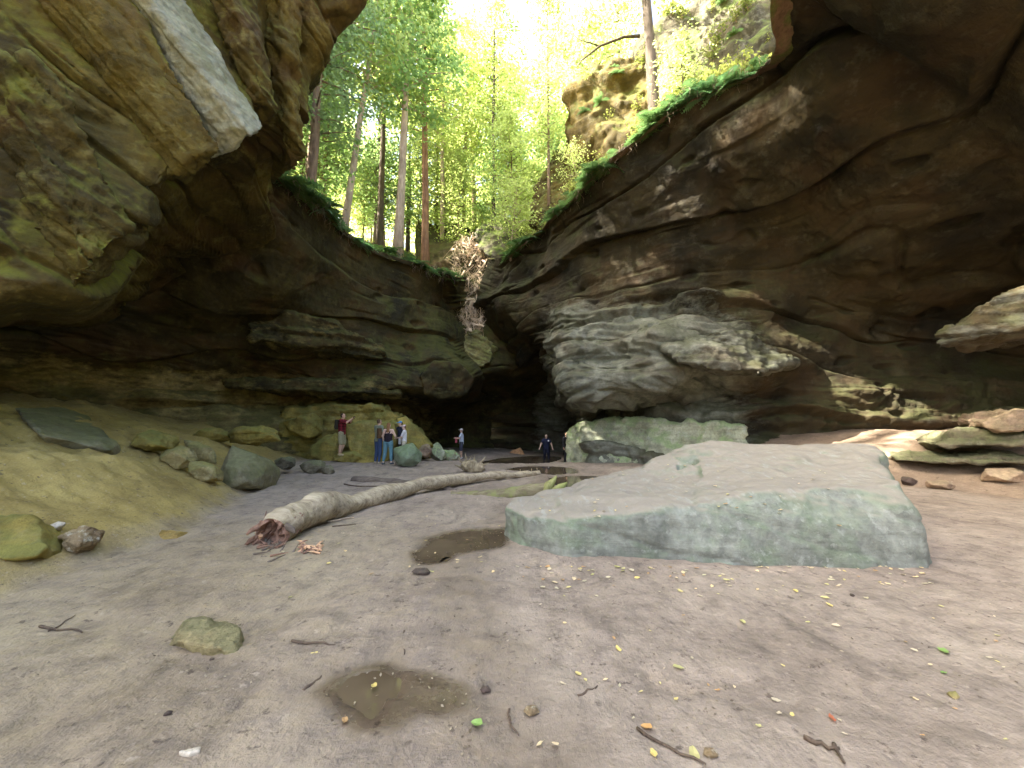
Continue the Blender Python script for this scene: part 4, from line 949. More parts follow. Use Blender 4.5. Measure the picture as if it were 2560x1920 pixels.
for k in range(26):
    px = q.gauss(768, 16); py = q.gauss(1374, 7); p = gnd(px, py); a = q.uniform(0, 3.14); L = q.uniform(.03, .09)
    d = Vector((math.cos(a), math.sin(a), q.uniform(-.1, .3))) * L; mb = MB(); mb.tube([p - d + Vector((0, 0, .02)), p + Vector((0, 0, .03)), p + d + Vector((0, 0, .02))], [.012, .016, .004], 4, .3, k)
    o = mb.build('wood_chip', M['splinter'] if k % 3 else M['heartwood'], None, False)
    tag(o, 'orange wood chip in the small heap by the torn trunk end', 'wood chip', 'wood chips beside the torn log end')
q = random.Random(8)
for k in range(22):
    px = q.gauss(690, 22); py = q.gauss(1368, 9); p = gnd(px, py); a = q.uniform(0, 3.14); L = q.uniform(.04, .12)
    d = Vector((math.cos(a), math.sin(a), q.uniform(-.1, .4))) * L; mb = MB(); mb.tube([p - d + Vector((0, 0, .01)), p + d + Vector((0, 0, .04))], [.014, .005], 5, .3, k)
    o = mb.build('bark_scrap', M['log_dark'] if k % 2 else M['heartwood'], None, False)
    tag(o, 'dark scrap of bark under the torn end of the bleached trunk', 'bark scrap', 'bark scraps under the torn log end')
for (px, py, w, mat, lab) in ((1330, 1783, .05, 'boulder_crumbly', 'brown pebble on the mud right of the wet film'), (1776, 1890, .045, 'boulder_crumbly', 'tan pebble at the bottom beside the long thin twig'),
                         (640, 1843, .03, 'boulder_white', 'small pale pebble at lower left'), (1213, 1730, .04, 'boulder_dark', 'dark pebble between the near puddle and the twig'),
                         (2130, 1490, .03, 'boulder_dark', 'small black pebble below the great boulder'), (2385, 1745, .04, 'boulder_sand', 'pale pebble at far right of the foreground'),
                         (530, 1650, .02, 'boulder_dark', 'tiny dark pebble under the low mossy yellow rock'), (420, 1788, .03, 'boulder_dark', 'dark crumb of stone on the bare mud at lower left')):
    p = gnd(px, py); o = rock('pebble', [lump((p.x, p.y, p.z + w * .25), (w, w * .8, w * .6), 10, int(px))], w / 6, M[mat], smooth_it=2, amp=w * .1, freq=20, seed=px % 7); tag(o, lab, 'pebble')
# thin pale shard lower left
a = [Vector(gnd(*p)) for p in ((444, 1893), (470, 1882), (503, 1874), (500, 1888), (470, 1896))]
o = rock('stone_shard', [[tuple(v + Vector((0, 0, -.004))) for v in a] + [tuple(v + Vector((0, 0, .018))) for v in a]], .006, M['boulder_white'], smooth_it=1, amp=.003, freq=20); tag(o, 'thin whitish shard on the mud at the bottom left', 'stone')
# ------------------------------------------------------------------ forest above the rims
from mathutils.bvhtree import BVHTree
def bvh_of(objs):
    V, Fc = [], []
    for o in objs:
        n = len(V); V.extend([v.co.copy() for v in o.data.vertices]); Fc.extend([[i + n for i in p.vertices] for p in o.data.polygons])
    return BVHTree.FromPolygons(V, Fc)
LAND = bvh_of([up_r, up_l, up_n, valley] + [o for o in bpy.data.objects if o.name.startswith('outcrop')])
def land_z(x, y, default=14.0):
    h = LAND.ray_cast(Vector((x, y, 80)), Vector((0, 0, -1)))
    return h[0].z if h[0] else default

def leaf_quads(C, size, q, flat=0.5, fold=0.25):
    """pointed four-cornered leaves round a list of centres -> verts, faces (numpy)"""
    C = np.asarray(C, float); n = len(C); rs = np.random.RandomState(q)
    a = rs.uniform(0, 2 * np.pi, n)
    D = np.stack([np.cos(a), np.sin(a), rs.normal(0, flat, n)], 1); D /= np.linalg.norm(D, axis=1)[:, None]
    W = np.stack([-np.sin(a), np.cos(a), rs.normal(0, flat, n)], 1); W -= D * np.sum(W * D, 1)[:, None]; W /= np.linalg.norm(W, axis=1)[:, None]
    L = size * rs.uniform(0.6, 1.3, n)[:, None]
    v = np.stack([C - D * L * .5, C + W * L * .32, C + D * L * .6, C - W * L * .32], 1)
    return v.reshape(-1, 3), (np.arange(n)[:, None] * 4 + np.arange(4)[None, :])

def make_crown(seed, h0, h1, rad, nbr, nspray, nleaf, size, trunk_pts, droop=0.15, top=0.25, spread=0.55):
    """limbs and leaf sprays in layers; returns limb MB and leaf arrays"""
    q = random.Random(seed); limbs = MB(); L = []
    def tp(z):
        for i in range(len(trunk_pts) - 1):
            a, b = trunk_pts[i], trunk_pts[i + 1]
            if a[2] <= z <= b[2]:
                t = (z - a[2]) / max(1e-6, b[2] - a[2]); return Vector(a).lerp(Vector(b), t)
        return Vector(trunk_pts[-1])
    for k in range(nbr):
        t = (k + q.random()) / nbr; z = h0 + (h1 - h0) * t
        a = k * 2.4 + q.uniform(-.6, .6); R = rad * (math.sin(math.pi * min(1, t * .9 + .12)) ** .6) * q.uniform(.55, 1.1) * (1 - (1 - top) * t * .6)
        b = tp(z); e = b + Vector((math.cos(a) * R, math.sin(a) * R, R * q.uniform(-droop, .45)))
        m = b.lerp(e, .5) + Vector((q.uniform(-.2, .2), q.uniform(-.2, .2), R * .1))
        limbs.tube([b, m, e], [.012 + .016 * R, .008 + .009 * R, .006], 5)
        for s in range(nspray):
            u = q.uniform(.3, 1.05); c = b.lerp(m, u * 2) if u < .5 else m.lerp(e, u * 2 - 1)
            c = c + Vector((q.gauss(0, .25), q.gauss(0, .25), q.gauss(0, .15)))
            n = int(nleaf * q.uniform(.5, 1.4)); sr = spread * q.uniform(.6, 1.4)
            for i in range(n):
                L.append((c.x + q.gauss(0, sr), c.y + q.gauss(0, sr), c.z + q.gauss(0, sr * .22)))
    v, f = leaf_quads(L, size, seed)
    return limbs, v, f

def trunk_curve(h, lean, seed, n=9, wig=0.15):
    q = random.Random(seed); return [(lean[0] * (i / n) + q.uniform(-wig, wig) * (i / n), lean[1] * (i / n) + q.uniform(-wig, wig) * (i / n), h * i / n) for i in range(n + 1)]

def build_tree_meshes(seed, kind):
    q = random.Random(seed)
    if kind == 'tall':      # tall straight forest tree, crown high up, a few leafy limbs low down
        h = q.uniform(21, 26); tp_ = trunk_curve(h, (q.uniform(-.8, .8), q.uniform(-.6, .6)), seed); tr = .30
        limbs, v, f = make_crown(seed, h * .42, h * .98, 4.2, 46, 5, 26, .26, tp_, .2)
        lm = 'leaf_yellowgreen' if seed % 2 else 'leaf_green'
    elif kind == 'hemlock':
        h = q.uniform(17, 22); tp_ = trunk_curve(h, (q.uniform(-.5, .5), q.uniform(-.5, .5)), seed); tr = .24
        limbs, v, f = make_crown(seed, h * .22, h * .99, 3.6, 60, 5, 24, .20, tp_, .35, .1, .5)
        lm = 'leaf_hemlock'
    elif kind == 'beech':   # understorey tree, leafy in tiers over its whole height
        h = q.uniform(9, 13); tp_ = trunk_curve(h, (q.uniform(-.8, .8), q.uniform(-.6, .6)), seed, wig=.25); tr = .10
        limbs, v, f = make_crown(seed, h * .18, h * .98, 3.0, 44, 4, 30, .21, tp_, .1, .3, .55)
        lm = 'leaf_yellowgreen' if seed % 3 else 'leaf_green'
    else:                   # sapling
        h = q.uniform(4, 6); tp_ = trunk_curve(h, (q.uniform(-.5, .5), q.uniform(-.4, .4)), seed, wig=.15); tr = .045
        limbs, v, f = make_crown(seed, h * .25, h * .98, 1.5, 20, 3, 22, .15, tp_, .1, .4, .4)
        lm = 'leaf_yellowgreen'
    tb = MB(); tb.tube(tp_, [tr * (1.35 if i == 0 else 1.0) * (1 - .75 * i / 9) for i in range(10)], 12, .05, seed)
    tb.add(limbs.v, limbs.f)
    return tb, v, f, lm
TREES = {}
for kd, seeds in (('tall', (101, 102, 103)), ('hemlock', (111, 112)), ('beech', (121, 122, 123, 124, 125)), ('sapling', (131, 132))):
    for sd_ in seeds:
        tb, v, f, lm = build_tree_meshes(sd_, kd)
        tm = bpy.data.meshes.new('trunk'); tm.from_pydata([tuple(x) for x in tb.v], [], tb.f); tm.update(); tm.polygons.foreach_set('use_smooth', np.ones(len(tm.polygons), dtype=bool))
        tm.materials.append(M['bark'])
        co = mesh_obj('crown', v, f, M[lm]); cm = co.data; bpy.data.objects.remove(co)
        TREES.setdefault(kd, []).append((tm, cm))
def tree(kd, var, x, y, label, rz=0.0, sc=1.0, tilt=(0, 0), bark=None, leaf=None, group=None, z=None, thick=1.0, name=None):
    tm, cm = TREES[kd][var % len(TREES[kd])]
    r = empty(name or {'tall': 'forest_tree', 'hemlock': 'hemlock_tree', 'beech': 'beech_tree', 'sapling': 'sapling'}[kd], (x, y, (land_z(x, y) if z is None else z) - .25))
    r.rotation_euler = (tilt[0], tilt[1], rz); r.scale = (sc, sc, sc)
    for nm, me, mt in (('trunk', tm, bark), ('crown', cm, leaf)):
        o = bpy.data.objects.new(nm, me); col.objects.link(o); o.parent = r
        if nm == 'trunk' and thick != 1.0: o.scale = (thick, thick, 1)
        if mt: o.material_slots[0].link = 'OBJECT'; o.material_slots[0].material = M[mt]
    return tag(r, label, 'tree' if kd != 'sapling' else 'sapling', group)
def tx(px, py, Y): return at(px, py, Y)[0]
# trunks that can be told apart
tree('tall', 0, tx(862, 440, 21), 21, 'tall pale trunk nearest the left cliff edge, leaning slightly right', 0.4, 1.0, (0, .10), 'bark_pink', thick=.72)
tree('tall', 1, tx(998, 530, 23), 23, 'thickest pinkish trunk left of the gap, reaching out of the picture', 1.9, 1.1, (0, .035), 'bark_pink', thick=.9)
tree('tall', 2, tx(1066, 600, 27), 27, 'orange-brown trunk just right of the thickest trunk', 3.1, 1.0, (0, .03), 'bark_orange')
tree('hemlock', 0, tx(1088, 610, 37), 37, 'slim dark trunk behind the orange-brown one', 0.2, .95, (0, .02), 'bark_grey')
tree('hemlock', 1, tx(1022, 540, 36), 36, 'dark evergreen between the thickest and the orange-brown trunk', 2.0, 1.0, (0, 0), 'bark_grey')
tree('tall', 0, tx(1122, 620, 44), 44, 'far slender trunk above the heap of dead branches, left of it', 4.0, .95, (0, .01), 'bark_orange')
tree('tall', 1, tx(1150, 600, 52), 52, 'far pale trunk straight above the heap of dead branches', 5.0, 1.0, (0, 0), 'bark')
tree('hemlock', 0, tx(945, 480, 32), 32, 'dark evergreen between the leaning and the thickest trunk', 1.0, 1.0, (0, .02), 'bark_grey')
tree('hemlock', 1, tx(790, 380, 33), 33, 'dark evergreen close behind the left overhang', 3.3, 1.05, (0, 0), 'bark_grey')
tree('tall', 2, tx(1215, 560, 50), 50, 'thin far trunk right of the heap of dead branches', 2.2, .95, (0, -.02), 'bark_grey')
tree('tall', 0, tx(1190, 560, 41), 41, 'airy yellow-green tree whose crown hangs in the bright gap of sky', 1.2, 1.15, (0, .02), 'bark', 'leaf_yellowgreen')
tree('tall', 2, tx(1335, 520, 46), 46, 'tall yellow-green tree at the right side of the bright gap of sky', 2.9, 1.1, (0, -.05), 'bark', 'leaf_yellowgreen')
tree('tall', 1, tx(1500, 300, 34), 34, 'tall tree rising behind the yellow outcrop', 0.9, 1.0, (0, 0), 'bark_grey', 'leaf_yellowgreen')
for i_, (px_, Y_, sc_t, lab_) in enumerate(((1110, 34, 1.15, 'slim tall tree left of the bright gap of sky, behind the orange-brown trunk'), (1235, 33, 1.0, 'slim tall tree right of centre in the bright gap of sky'), (1160, 37, 1.25, 'tallest thin tree in the middle of the bright gap'),
        (1285, 39, 1.2, 'tall airy tree above the right lip of the gap'), (955, 29, 1.2, 'tall slim tree just left of the thickest trunk'), (800, 25, 1.1, 'tall slim tree filling the corner beside the left overhang'), (1420, 37, 1.1, 'tall airy tree left above the yellow outcrop'), (1560, 31, .95, 'tall tree behind the leaning grey trunk'))):
    tree('tall', i_ + 1, tx(px_, 450, Y_), Y_, lab_, i_ * 1.9, sc_t, (0, .02 * ((i_ % 3) - 1)), ('bark_pink', 'bark_grey', 'bark')[i_ % 3], 'leaf_yellowgreen' if i_ != 5 else 'leaf_green', thick=.7)
# leaning tree on the right rim
tr9 = tree('tall', 1, tx(1640, 292, 14.6), 14.6, 'grey trunk leaning left on the right rim before the outcrop', 0.6, .85, (0, -.085), 'bark_grey', 'leaf_yellowgreen', thick=.95)
lb_ = MB(); s9 = .85
p0 = Vector(at(1600, 90, 15.2)); pp = [p0, Vector(at(1560, 92, 15.4)), Vector(at(1500, 115, 15.6)), Vector(at(1455, 150, 15.8)), Vector(at(1440, 170, 15.9))]
inv = (Matrix.Translation(tr9.location) @ tr9.rotation_euler.to_matrix().to_4x4() @ Matrix.Scale(s9, 4)).inverted()
lb_.tube([inv @ p for p in pp], [.09, .075, .06, .04, .02], 8, .08)
lb_.tube([inv @ p for p in (pp[2], Vector(at(1450, 100, 16)), Vector(at(1400, 60, 16.3)))], [.035, .025, .012], 6)
lb_.build('branch', M['bark_grey'], tr9)
tree('hemlock', 0, tx(1372, 470, 23), 23, 'slender tall tree on the right slope left of the yellow outcrop', 2.6, .8, (0, 0), 'bark', 'leaf_yellowgreen', thick=.5)
tree('sapling', 0, tx(1276, 680, 23), 23, 'pale slim sapling at the right lip of the gap', 1.0, 1.1, (0, -.03), 'bark_pink')
tree('sapling', 1, tx(1716, 235, 13.2), 13.2, 'thin sapling with yellowing leaves right of the leaning grey trunk', 2.0, .7, (0, .05), 'bark_grey')
tree('sapling', 0, tx(1455, 480, 17.6), 17.6, 'small bending sapling on the right rim below the yellow outcrop', 4.0, .6, (0, .2), 'bark_pink')
# understorey, each a tree of its own
where = ['close to the left overhang', 'behind the leaning left trunk', 'left of the thickest trunk', 'behind the thickest trunk', 'right of the orange-brown trunk', 'above the branch heap', 'right of the branch heap',
         'left of the yellow outcrop', 'above the gap', 'far up the valley']
beech = [(700, 26), (735, 24), (770, 30), (835, 36), (860, 40), (905, 34), (925, 40), (960, 33), (1005, 44), (1040, 38), (1050, 50), (1105, 36), (1110, 60), (1145, 33), (1180, 46), (1205, 36), (1235, 42), (1262, 33),
         (1295, 38), (1320, 44), (1345, 31), (1380, 40), (1415, 33), (1450, 42), (1485, 34), (1540, 30), (1240, 62), (1000, 75), (900, 60), (1340, 70), (1130, 80), (780, 48), (1600, 30), (1290, 28), (1500, 26), (1190, 40), (1150, 55)]
dirw = ['pale', 'bright', 'light', 'yellow-green', 'sunlit', 'thin-leaved', 'airy', 'soft']
used_lab = set()
for i, (px, Y) in enumerate(beech):
    x = (px - 1280) / F * Y / .96
    side = min(range(10), key=lambda k: abs(px - (710, 800, 900, 985, 1095, 1160, 1225, 1385, 1300, 1130)[k]))
    dist = 'near' if Y < 29 else 'middle-distance' if Y < 45 else 'far'
    lab = f'{dist} {dirw[i % 8]} understorey tree {where[side]}'
    while lab in used_lab: lab = lab.replace('understorey tree', 'tiered understorey tree', 1) if 'tiered' not in lab else lab + ' at the back'
    used_lab.add(lab)
    tree('beech', i, x, Y, lab, i * 1.7, 0.85 + .35 * ((i * 7) % 5) / 4, (0, .03 * ((i % 3) - 1)), None, None, 'understorey trees above the gorge')
# hill forest beyond the picture
offf = [(-11.8, 17), (-16, 15), (-13.5, 19), (-20, 10), (-19, 21), (-23, 16), (-12.5, 24), (-18, 33), (-25, 24), (-9.4, 16.8), (-10.6, 18.8), (-13, 6.4), (-15, 4), (-21, 3), (-27, 9), (-13, -3), (-12.8, 1), (-17, -3), (-16.5, .5), (-21, -5), (-13, -8), (-24.5, -1), (-18, -9), (-26, 4), (-15, -13), (-22, -12), (-29, -6), (19, 24), (24, 17), (16, 30)]
for i, (x, y) in enumerate(offf):
    tree('tall' if i % 3 else 'hemlock', i, x, y, f'forest tree on the {"left" if x < 0 else "right"} hill above the cliff', i * 2.1, 1.0, (0, 0), None, None, 'forest trees on the hills')
for i, (x, y) in enumerate([(-11.5, 20), (-14.5, 12), (-13, 15.5), (-16.5, 7), (-16.5, 22), (-14, -1.5), (-18, 2), (-15.5, -6), (-19.5, -2), (-12.6, 4), (-13.8, -11)]):  # denser low foliage, added to block the sun
    tree('beech', i + 2, x, y, 'leafy understorey tree on the left hill above the cliff', i * 1.3, 1.15, (0, 0), None, None, 'understorey trees on the left hill')

tree('tall', 0, -10.8, 9.4, 'very tall forest tree on the left hill near the overhang', 1.0, 1.45, (0, 0), None, None, 'forest trees on the hills').scale = (.75, .75, 1.8)  # added tree, stretched tall to shade a sun patch on the right wall
# the far wood that closes the valley: one mass of leaves
rs = np.random.RandomState(3); n = 70000
u = rs.uniform(-1, 1, n); Yf = rs.uniform(60, 135, n); X = u * Yf * .75
clump = pn(np.stack([X * .12, Yf * .12, np.zeros(n)], 1)); Z = 17 + .10 * (Yf - 31) + rs.uniform(0, 1, n) ** .9 * (38 + 10 * clump)
keep = pn(np.stack([X * .3, Yf * .3, Z * .3], 1)) > -.12
# the open sky over the middle of the valley
el = (Z - CAMH) / Yf; az = X / Yf
keep &= ~((np.abs(az + 0.03) < 0.05) & (el > 0.50) & (rs.uniform(0, 1, n) < .5))
C = np.stack([X, Yf, Z], 1)[keep]
v, f = leaf_quads(C, 0.95, 5); o = mesh_obj('far_wood', v, f, M['leaf_yellowgreen']); tag(o, 'far sunlit wood closing the valley', 'wood', kind='stuff')

# ------------------------------------------------------------------ ferns, sprigs and roots on the rims
def frond(mb_v, mb_f, base, a, L, q, up=.55, w=.32):
    """arching frond: pairs of pointed leaflets along a midrib"""
    n = 11; d = Vector((math.cos(a), math.sin(a), 0)); s = Vector((-math.sin(a), math.cos(a), 0)); th = L / n
    def pos(t): return base + d * (L * t) + Vector((0, 0, L * (up * t - .75 * t * t)))
    for i in range(1, n + 1):
        t = i / n; p0, p1 = pos(t - 1 / n), pos(t)
        wl = L * w * math.sin(math.pi * min(1, t * .85 + .12)); m = (p0 + p1) / 2
        for sg in (-1, 1):
            k = len(mb_v); tip = m + s * (sg * wl) + d * (wl * .35) + Vector((0, 0, -wl * .25 + q.uniform(-.01, .01)))
            mb_v.extend([p0, m + s * (sg * wl * .5) + d * (wl * .18 - .3 * th), tip, m + s * (sg * wl * .5) + d * (wl * .18 + .3 * th), p1])
            mb_f.append((k, k + 1, k + 2, k + 3, k + 4) if sg > 0 else (k + 4, k + 3, k + 2, k + 1, k))
FERN = []
for sd_ in range(4):
    q = random.Random(200 + sd_); V_, F_ = [], []
    for k in range(11): frond(V_, F_, Vector((0, 0, .02)), k * 2.4 + q.uniform(-.4, .4), q.uniform(.45, .85), q, q.uniform(.35, .8))
    me = bpy.data.meshes.new('fern'); me.from_pydata([tuple(x) for x in V_], [], F_); me.update()
    bmx = bmesh.new(); bmx.from_mesh(me); bmesh.ops.remove_doubles(bmx, verts=bmx.verts, dist=.0005); bmx.to_mesh(me); bmx.free(); me.materials.append(M['fern']); FERN.append(me)
SPRIG = []
for sd_ in range(3):       # small leafy shrublets
    q = random.Random(300 + sd_); tb = MB(); L = []
    for k in range(9):
        a = q.uniform(0, 6.28); e = Vector((math.cos(a) * q.uniform(.1, .4), math.sin(a) * q.uniform(.1, .4), q.uniform(.25, .75)))
        tb.tube([(0, 0, 0), e * .5 + Vector((0, 0, .06)), e], [.008, .005, .003], 4)
        for i in range(16):
            t = q.uniform(.3, 1.1); L.append((e.x * t + q.gauss(0, .08), e.y * t + q.gauss(0, .08), e.z * t + q.gauss(0, .07)))
    v, f = leaf_quads(L, .10, 300 + sd_); co = mesh_obj('foliage', v, f, M['sprig']); cm = co.data; bpy.data.objects.remove(co)
    tm = bpy.data.meshes.new('stems'); tm.from_pydata([tuple(x) for x in tb.v], [], tb.f); tm.update(); tm.materials.append(M['bark'])
    SPRIG.append((tm, cm))
def place_fern(x, y, z, sc, label, group, mat=None, i=0):
    o = bpy.data.objects.new('fern', FERN[i % 4]); col.objects.link(o); o.location = (x, y, z); o.rotation_euler = (rng.uniform(-.25, .25), rng.uniform(-.25, .25), rng.uniform(0, 6.28)); o.scale = (sc,) * 3
    if mat: o.material_slots[0].link = 'OBJECT'; o.material_slots[0].material = M[mat]
    return tag(o, label, 'fern', group)
def place_sprig(x, y, z, sc, label, group, i=0):
    r = empty('shrub', (x, y, z), rng.uniform(0, 6.28)); r.scale = (sc,) * 3
    for nm, me in zip(('stems', 'foliage'), SPRIG[i % 3]): o = bpy.data.objects.new(nm, me); col.objects.link(o); o.parent = r
    return tag(r, label, 'shrub', group)
def rim_points(poly, n, seed, jx, back_):
    """spots along a rim drawn as (px, py, Y) stations, stepping back by up to back_"""
    q = random.Random(seed); P = [Vector(at(*p)) for p in poly]; out = []
    for k in range(n):
        t = (k + q.random()) / n * (len(P) - 1); i = min(int(t), len(P) - 2); p = P[i].lerp(P[i + 1], t - i)
        if mnoise.noise(p * .55) < (-.1 if jx > 0 else -.3) and q.random() < .8: continue
        b = q.random() ** 1.6 * back_ - .1; d = Vector((0.75, .66, 0)) if jx > 0 else Vector((-.55, .83, 0))
        x, y = p.x + d.x * b, p.y + d.y * b; h_ = EDGE.ray_cast(Vector((x, y, p.z + 4)), Vector((0, 0, -1))); z = h_[0].z if h_[0] and abs(h_[0].z - p.z) < 3 else p.z
        out.append((x, y, z - .03, t / (len(P) - 1)))
    return out
EDGE = bvh_of([cliff_left, cliff_right, up_r, up_l])
def rim_line(x0, x1, step, ytop, ybot):
    out = []
    for px in range(x0, x1, step):
        for py in range(ytop, ybot, 4):
            o_ = Vector((0, 0, CAMH)); d_ = (Vector(at(px, py, 10)) - o_).normalized(); h_ = EDGE.ray_cast(o_, d_)
            if h_[0] and h_[0].y < 30: out.append((px, py, h_[0].y)); break
    return out
LRIM = rim_line(700, 1130, 12, 330, 760); RRIM = rim_line(1262, 1890, 14, 60, 700)
_OLD = [(700, 425, 12.8), (780, 490, 15.2), (860, 560, 17.2), (930, 605, 19), (1000, 635, 20.6), (1060, 655, 22.2), (1120, 675, 24.5)]
_OLD = [(1262, 640, 24), (1350, 565, 21), (1430, 500, 18.6), (1500, 440, 16.7), (1600, 335, 14.4), (1690, 262, 13), (1800, 215, 12), (1920, 160, 11.3), (2005, 80, 10)]
for i, (x, y, z, t) in enumerate(rim_points(LRIM, 130, 1, -1, 1.6)):
    place_fern(x, y, z, rng.uniform(.6, 1.75), 'green fern among the row crowning the left rim', 'ferns on the left rim', 'fern_blue' if .25 < t < .6 and i % 2 else None, i)
for i, (x, y, z, t) in enumerate(rim_points(RRIM, 140, 2, 1, 1.3)):
    place_fern(x, y, z, rng.uniform(.55, 1.6), 'green fern among the row crowning the right rim', 'ferns on the right rim', 'fern_blue' if t > .7 and i % 3 == 0 else None, i)
for i, (x, y, z, t) in enumerate(rim_points(RRIM, 110, 3, 1, 1.8)):
    place_sprig(x, y, z, rng.uniform(.7, 1.35), 'yellow-green shrublet among those along the right rim', 'shrublets on the right rim', i)
for i, (x, y, z, t) in enumerate(rim_points(LRIM, 36, 4, -1, 3.0)):
    place_sprig(x, y, z, rng.uniform(.5, 1.0), 'yellow-green shrublet among those behind the left rim', 'shrublets on the left rim', i)
CROWN = bvh_of([o for o in bpy.data.objects if o.name.startswith('outcrop')])
q = random.Random(61)
for i in range(170):
    px, py = q.uniform(1400, 2010), q.uniform(-30, 420); o_ = Vector((0, 0, CAMH)); h_ = CROWN.ray_cast(o_, (Vector(at(px, py, 10)) - o_).normalized())
    if h_[0] is None or (h_[1].z < .25 and q.random() < .75): continue
    if i % 3: place_sprig(h_[0].x, h_[0].y, h_[0].z - .05, q.uniform(.6, 1.5), 'yellow-green shrublet growing on the mossy outcrops', 'shrublets on the outcrops', i)
    else: place_fern(h_[0].x, h_[0].y, h_[0].z - .03, q.uniform(.4, .8), 'fern growing on the mossy outcrops', 'ferns on the outcrops', None, i)
# ground cover on the slopes above
def cover(name, G, rows, n, size, seed, label, mat):
    rs = np.random.RandomState(seed); iu = rs.uniform(0, G.shape[0] - 1.01, n); iv = rs.uniform(rows[0], rows[1], n)
    a, b = iu.astype(int), iv.astype(int); fu, fv = (iu - a)[:, None], (iv - b)[:, None]
    P = (G[a, b] * (1 - fu) + G[a + 1, b] * fu) * (1 - fv) + (G[a, b + 1] * (1 - fu) + G[a + 1, b + 1] * fu) * fv
    k = pn(P * .5) > -.15; P = P[k]; P[:, 2] += rs.uniform(.02, .35, len(P)); v, f = leaf_quads(P, size, seed, .6)
    return tag(mesh_obj(name, v, f, M[mat]), label, 'ground cover', kind='stuff')
cover('ground_cover', HL, (5, 34), 20000, .13, 1, 'leafy ground cover on the slope above the left rim', 'fern')
cover('ground_cover', HR, (5, 34), 15000, .12, 2, 'leafy ground cover on the slope above the right rim', 'sprig')
# moss tufts and hanging roots over the edges
def fringe(name, poly, n, seed, Lr, mat, label, spread=.3, drop=1.0):
    q = random.Random(seed); P = [Vector(at(*p)) for p in poly]; mb = MB()
    for k in range(n):
        t = q.random() * (len(P) - 1); i = min(int(t), len(P) - 2); p = P[i].lerp(P[i + 1], t - i) + Vector((q.gauss(0, spread), q.gauss(0, spread) - .2, q.uniform(-.1, .25)))
        L = q.uniform(*Lr); d = Vector((q.gauss(0, .45), q.gauss(-.2, .35), -drop)); m = p + d * L * .5 + Vector((q.gauss(0, .06), 0, .05)); e = m + Vector((q.gauss(0, .2) * L, q.gauss(0, .1) * L, -drop * L * .6))
        w = q.uniform(.004, .012); mb.tube([p, m, e], [w, w * .8, w * .3], 3)
    return tag(mb.build(name, M[mat], None, True), label, 'roots', kind='stuff')
fringe('hanging_roots', [(p[0], p[1] + 10, p[2] - .1) for p in LRIM], 300, 5, (.15, .6), 'root', 'thin roots hanging over the left rim')
fringe('hanging_roots', [(p[0], p[1] + 10, p[2] - .1) for p in RRIM], 230, 6, (.1, .45), 'root', 'thin roots hanging over the right rim')

# heap of dead branches at the head of the gorge
hp = empty('branch_heap', at(1180, 830, 26.8)); tag(hp, 'sunlit heap of dead branches and bark choking the head of the gorge', 'branch heap')
q = random.Random(77); hl = Vector(hp.location)
CEN = [(1172, 600, 32.2), (1170, 640, 31), (1178, 690, 29.8), (1180, 740, 28.6), (1178, 790, 27.6), (1185, 830, 26.8)]; WID = [22, 42, 48, 46, 32, 20]
def heap_pt():
    t = q.random() * 4.999; i = int(t); u = t - i
    c = [CEN[i][k] * (1 - u) + CEN[i + 1][k] * u for k in range(3)]; w = WID[i] * (1 - u) + WID[i + 1] * u
    return Vector(at(c[0] + q.uniform(-w, w), c[1] + q.uniform(-10, 10), c[2] - q.uniform(.2, .9)))
for k in range(110):
    p = heap_pt() - hl; L = q.uniform(.8, 2.6); d = Vector((q.gauss(0, .45), q.gauss(-.3, .3), q.choice((-1, -1, 1)) * q.uniform(.3, 1))).normalized()
    mb = MB(); w = q.uniform(.02, .055); mb.tube([p - d * L * .5, p + Vector((q.gauss(0, .12), q.gauss(0, .1), q.gauss(0, .1))), p + d * L * .5], [w, w * .8, w * .3], 5, .1, k)
    mb.build('branch', M['stick_pale'], hp)
mb = MB()
for k in range(900):
    p = heap_pt() - hl; L = q.uniform(.2, .8); d = Vector((q.gauss(0, .6), q.gauss(-.2, .4), q.gauss(-.4, .6))).normalized(); w = q.uniform(.008, .02)
    mb.tube([p - d * L * .5, p + d * L * .5], [w, w * .5], 3)
o = mb.build('twigs', M['stick_pale'], hp, False); o['kind'] = 'stuff'
for k in range(46):
    p = heap_pt() - hl + Vector((0, -.1, 0)); n = Vector((q.gauss(0, .5), -1, q.uniform(0, 1))).normalized(); a = n.orthogonal().normalized(); b = n.cross(a); s_ = q.uniform(.12, .4); t_ = q.uniform(.05, .14)
    c = q.uniform(0, 6.28); a, b = a * math.cos(c) + b * math.sin(c), b * math.cos(c) - a * math.sin(c)
    P8 = [p + a * (sx * s_) + b * (sy * t_) + n * (sz * .02) for sz in (-1, 1) for sx, sy in ((-1, -.8), (1, -1), (.8, 1), (-1.1, .9))]
    mesh_obj('bark_plate', P8, [(0, 3, 2, 1), (4, 5, 6, 7), (0, 1, 5, 4), (1, 2, 6, 5), (2, 3, 7, 6), (3, 0, 4, 7)], M['stick_pale'], hp)

# tangle of twigs by the lone man
fb = empty('brush_pile', at(1120, 1148, 20.5)); tag(fb, 'low tangle of mossy twigs beside the lone man in shorts', 'brush pile'); q = random.Random(12)
mb = MB()
for k in range(70):
    p = Vector((q.gauss(0, .35), q.gauss(0, .25), q.uniform(.02, .3))); d = Vector((q.gauss(0, 1), q.gauss(0, .6), q.gauss(.1, .5))).normalized() * q.uniform(.15, .5); mb.tube([p - d, p + d * .4 + Vector((0, 0, .03)), p + d], [.018, .014, .005], 4)
mb.build('twigs', M['stump_wood'], fb)
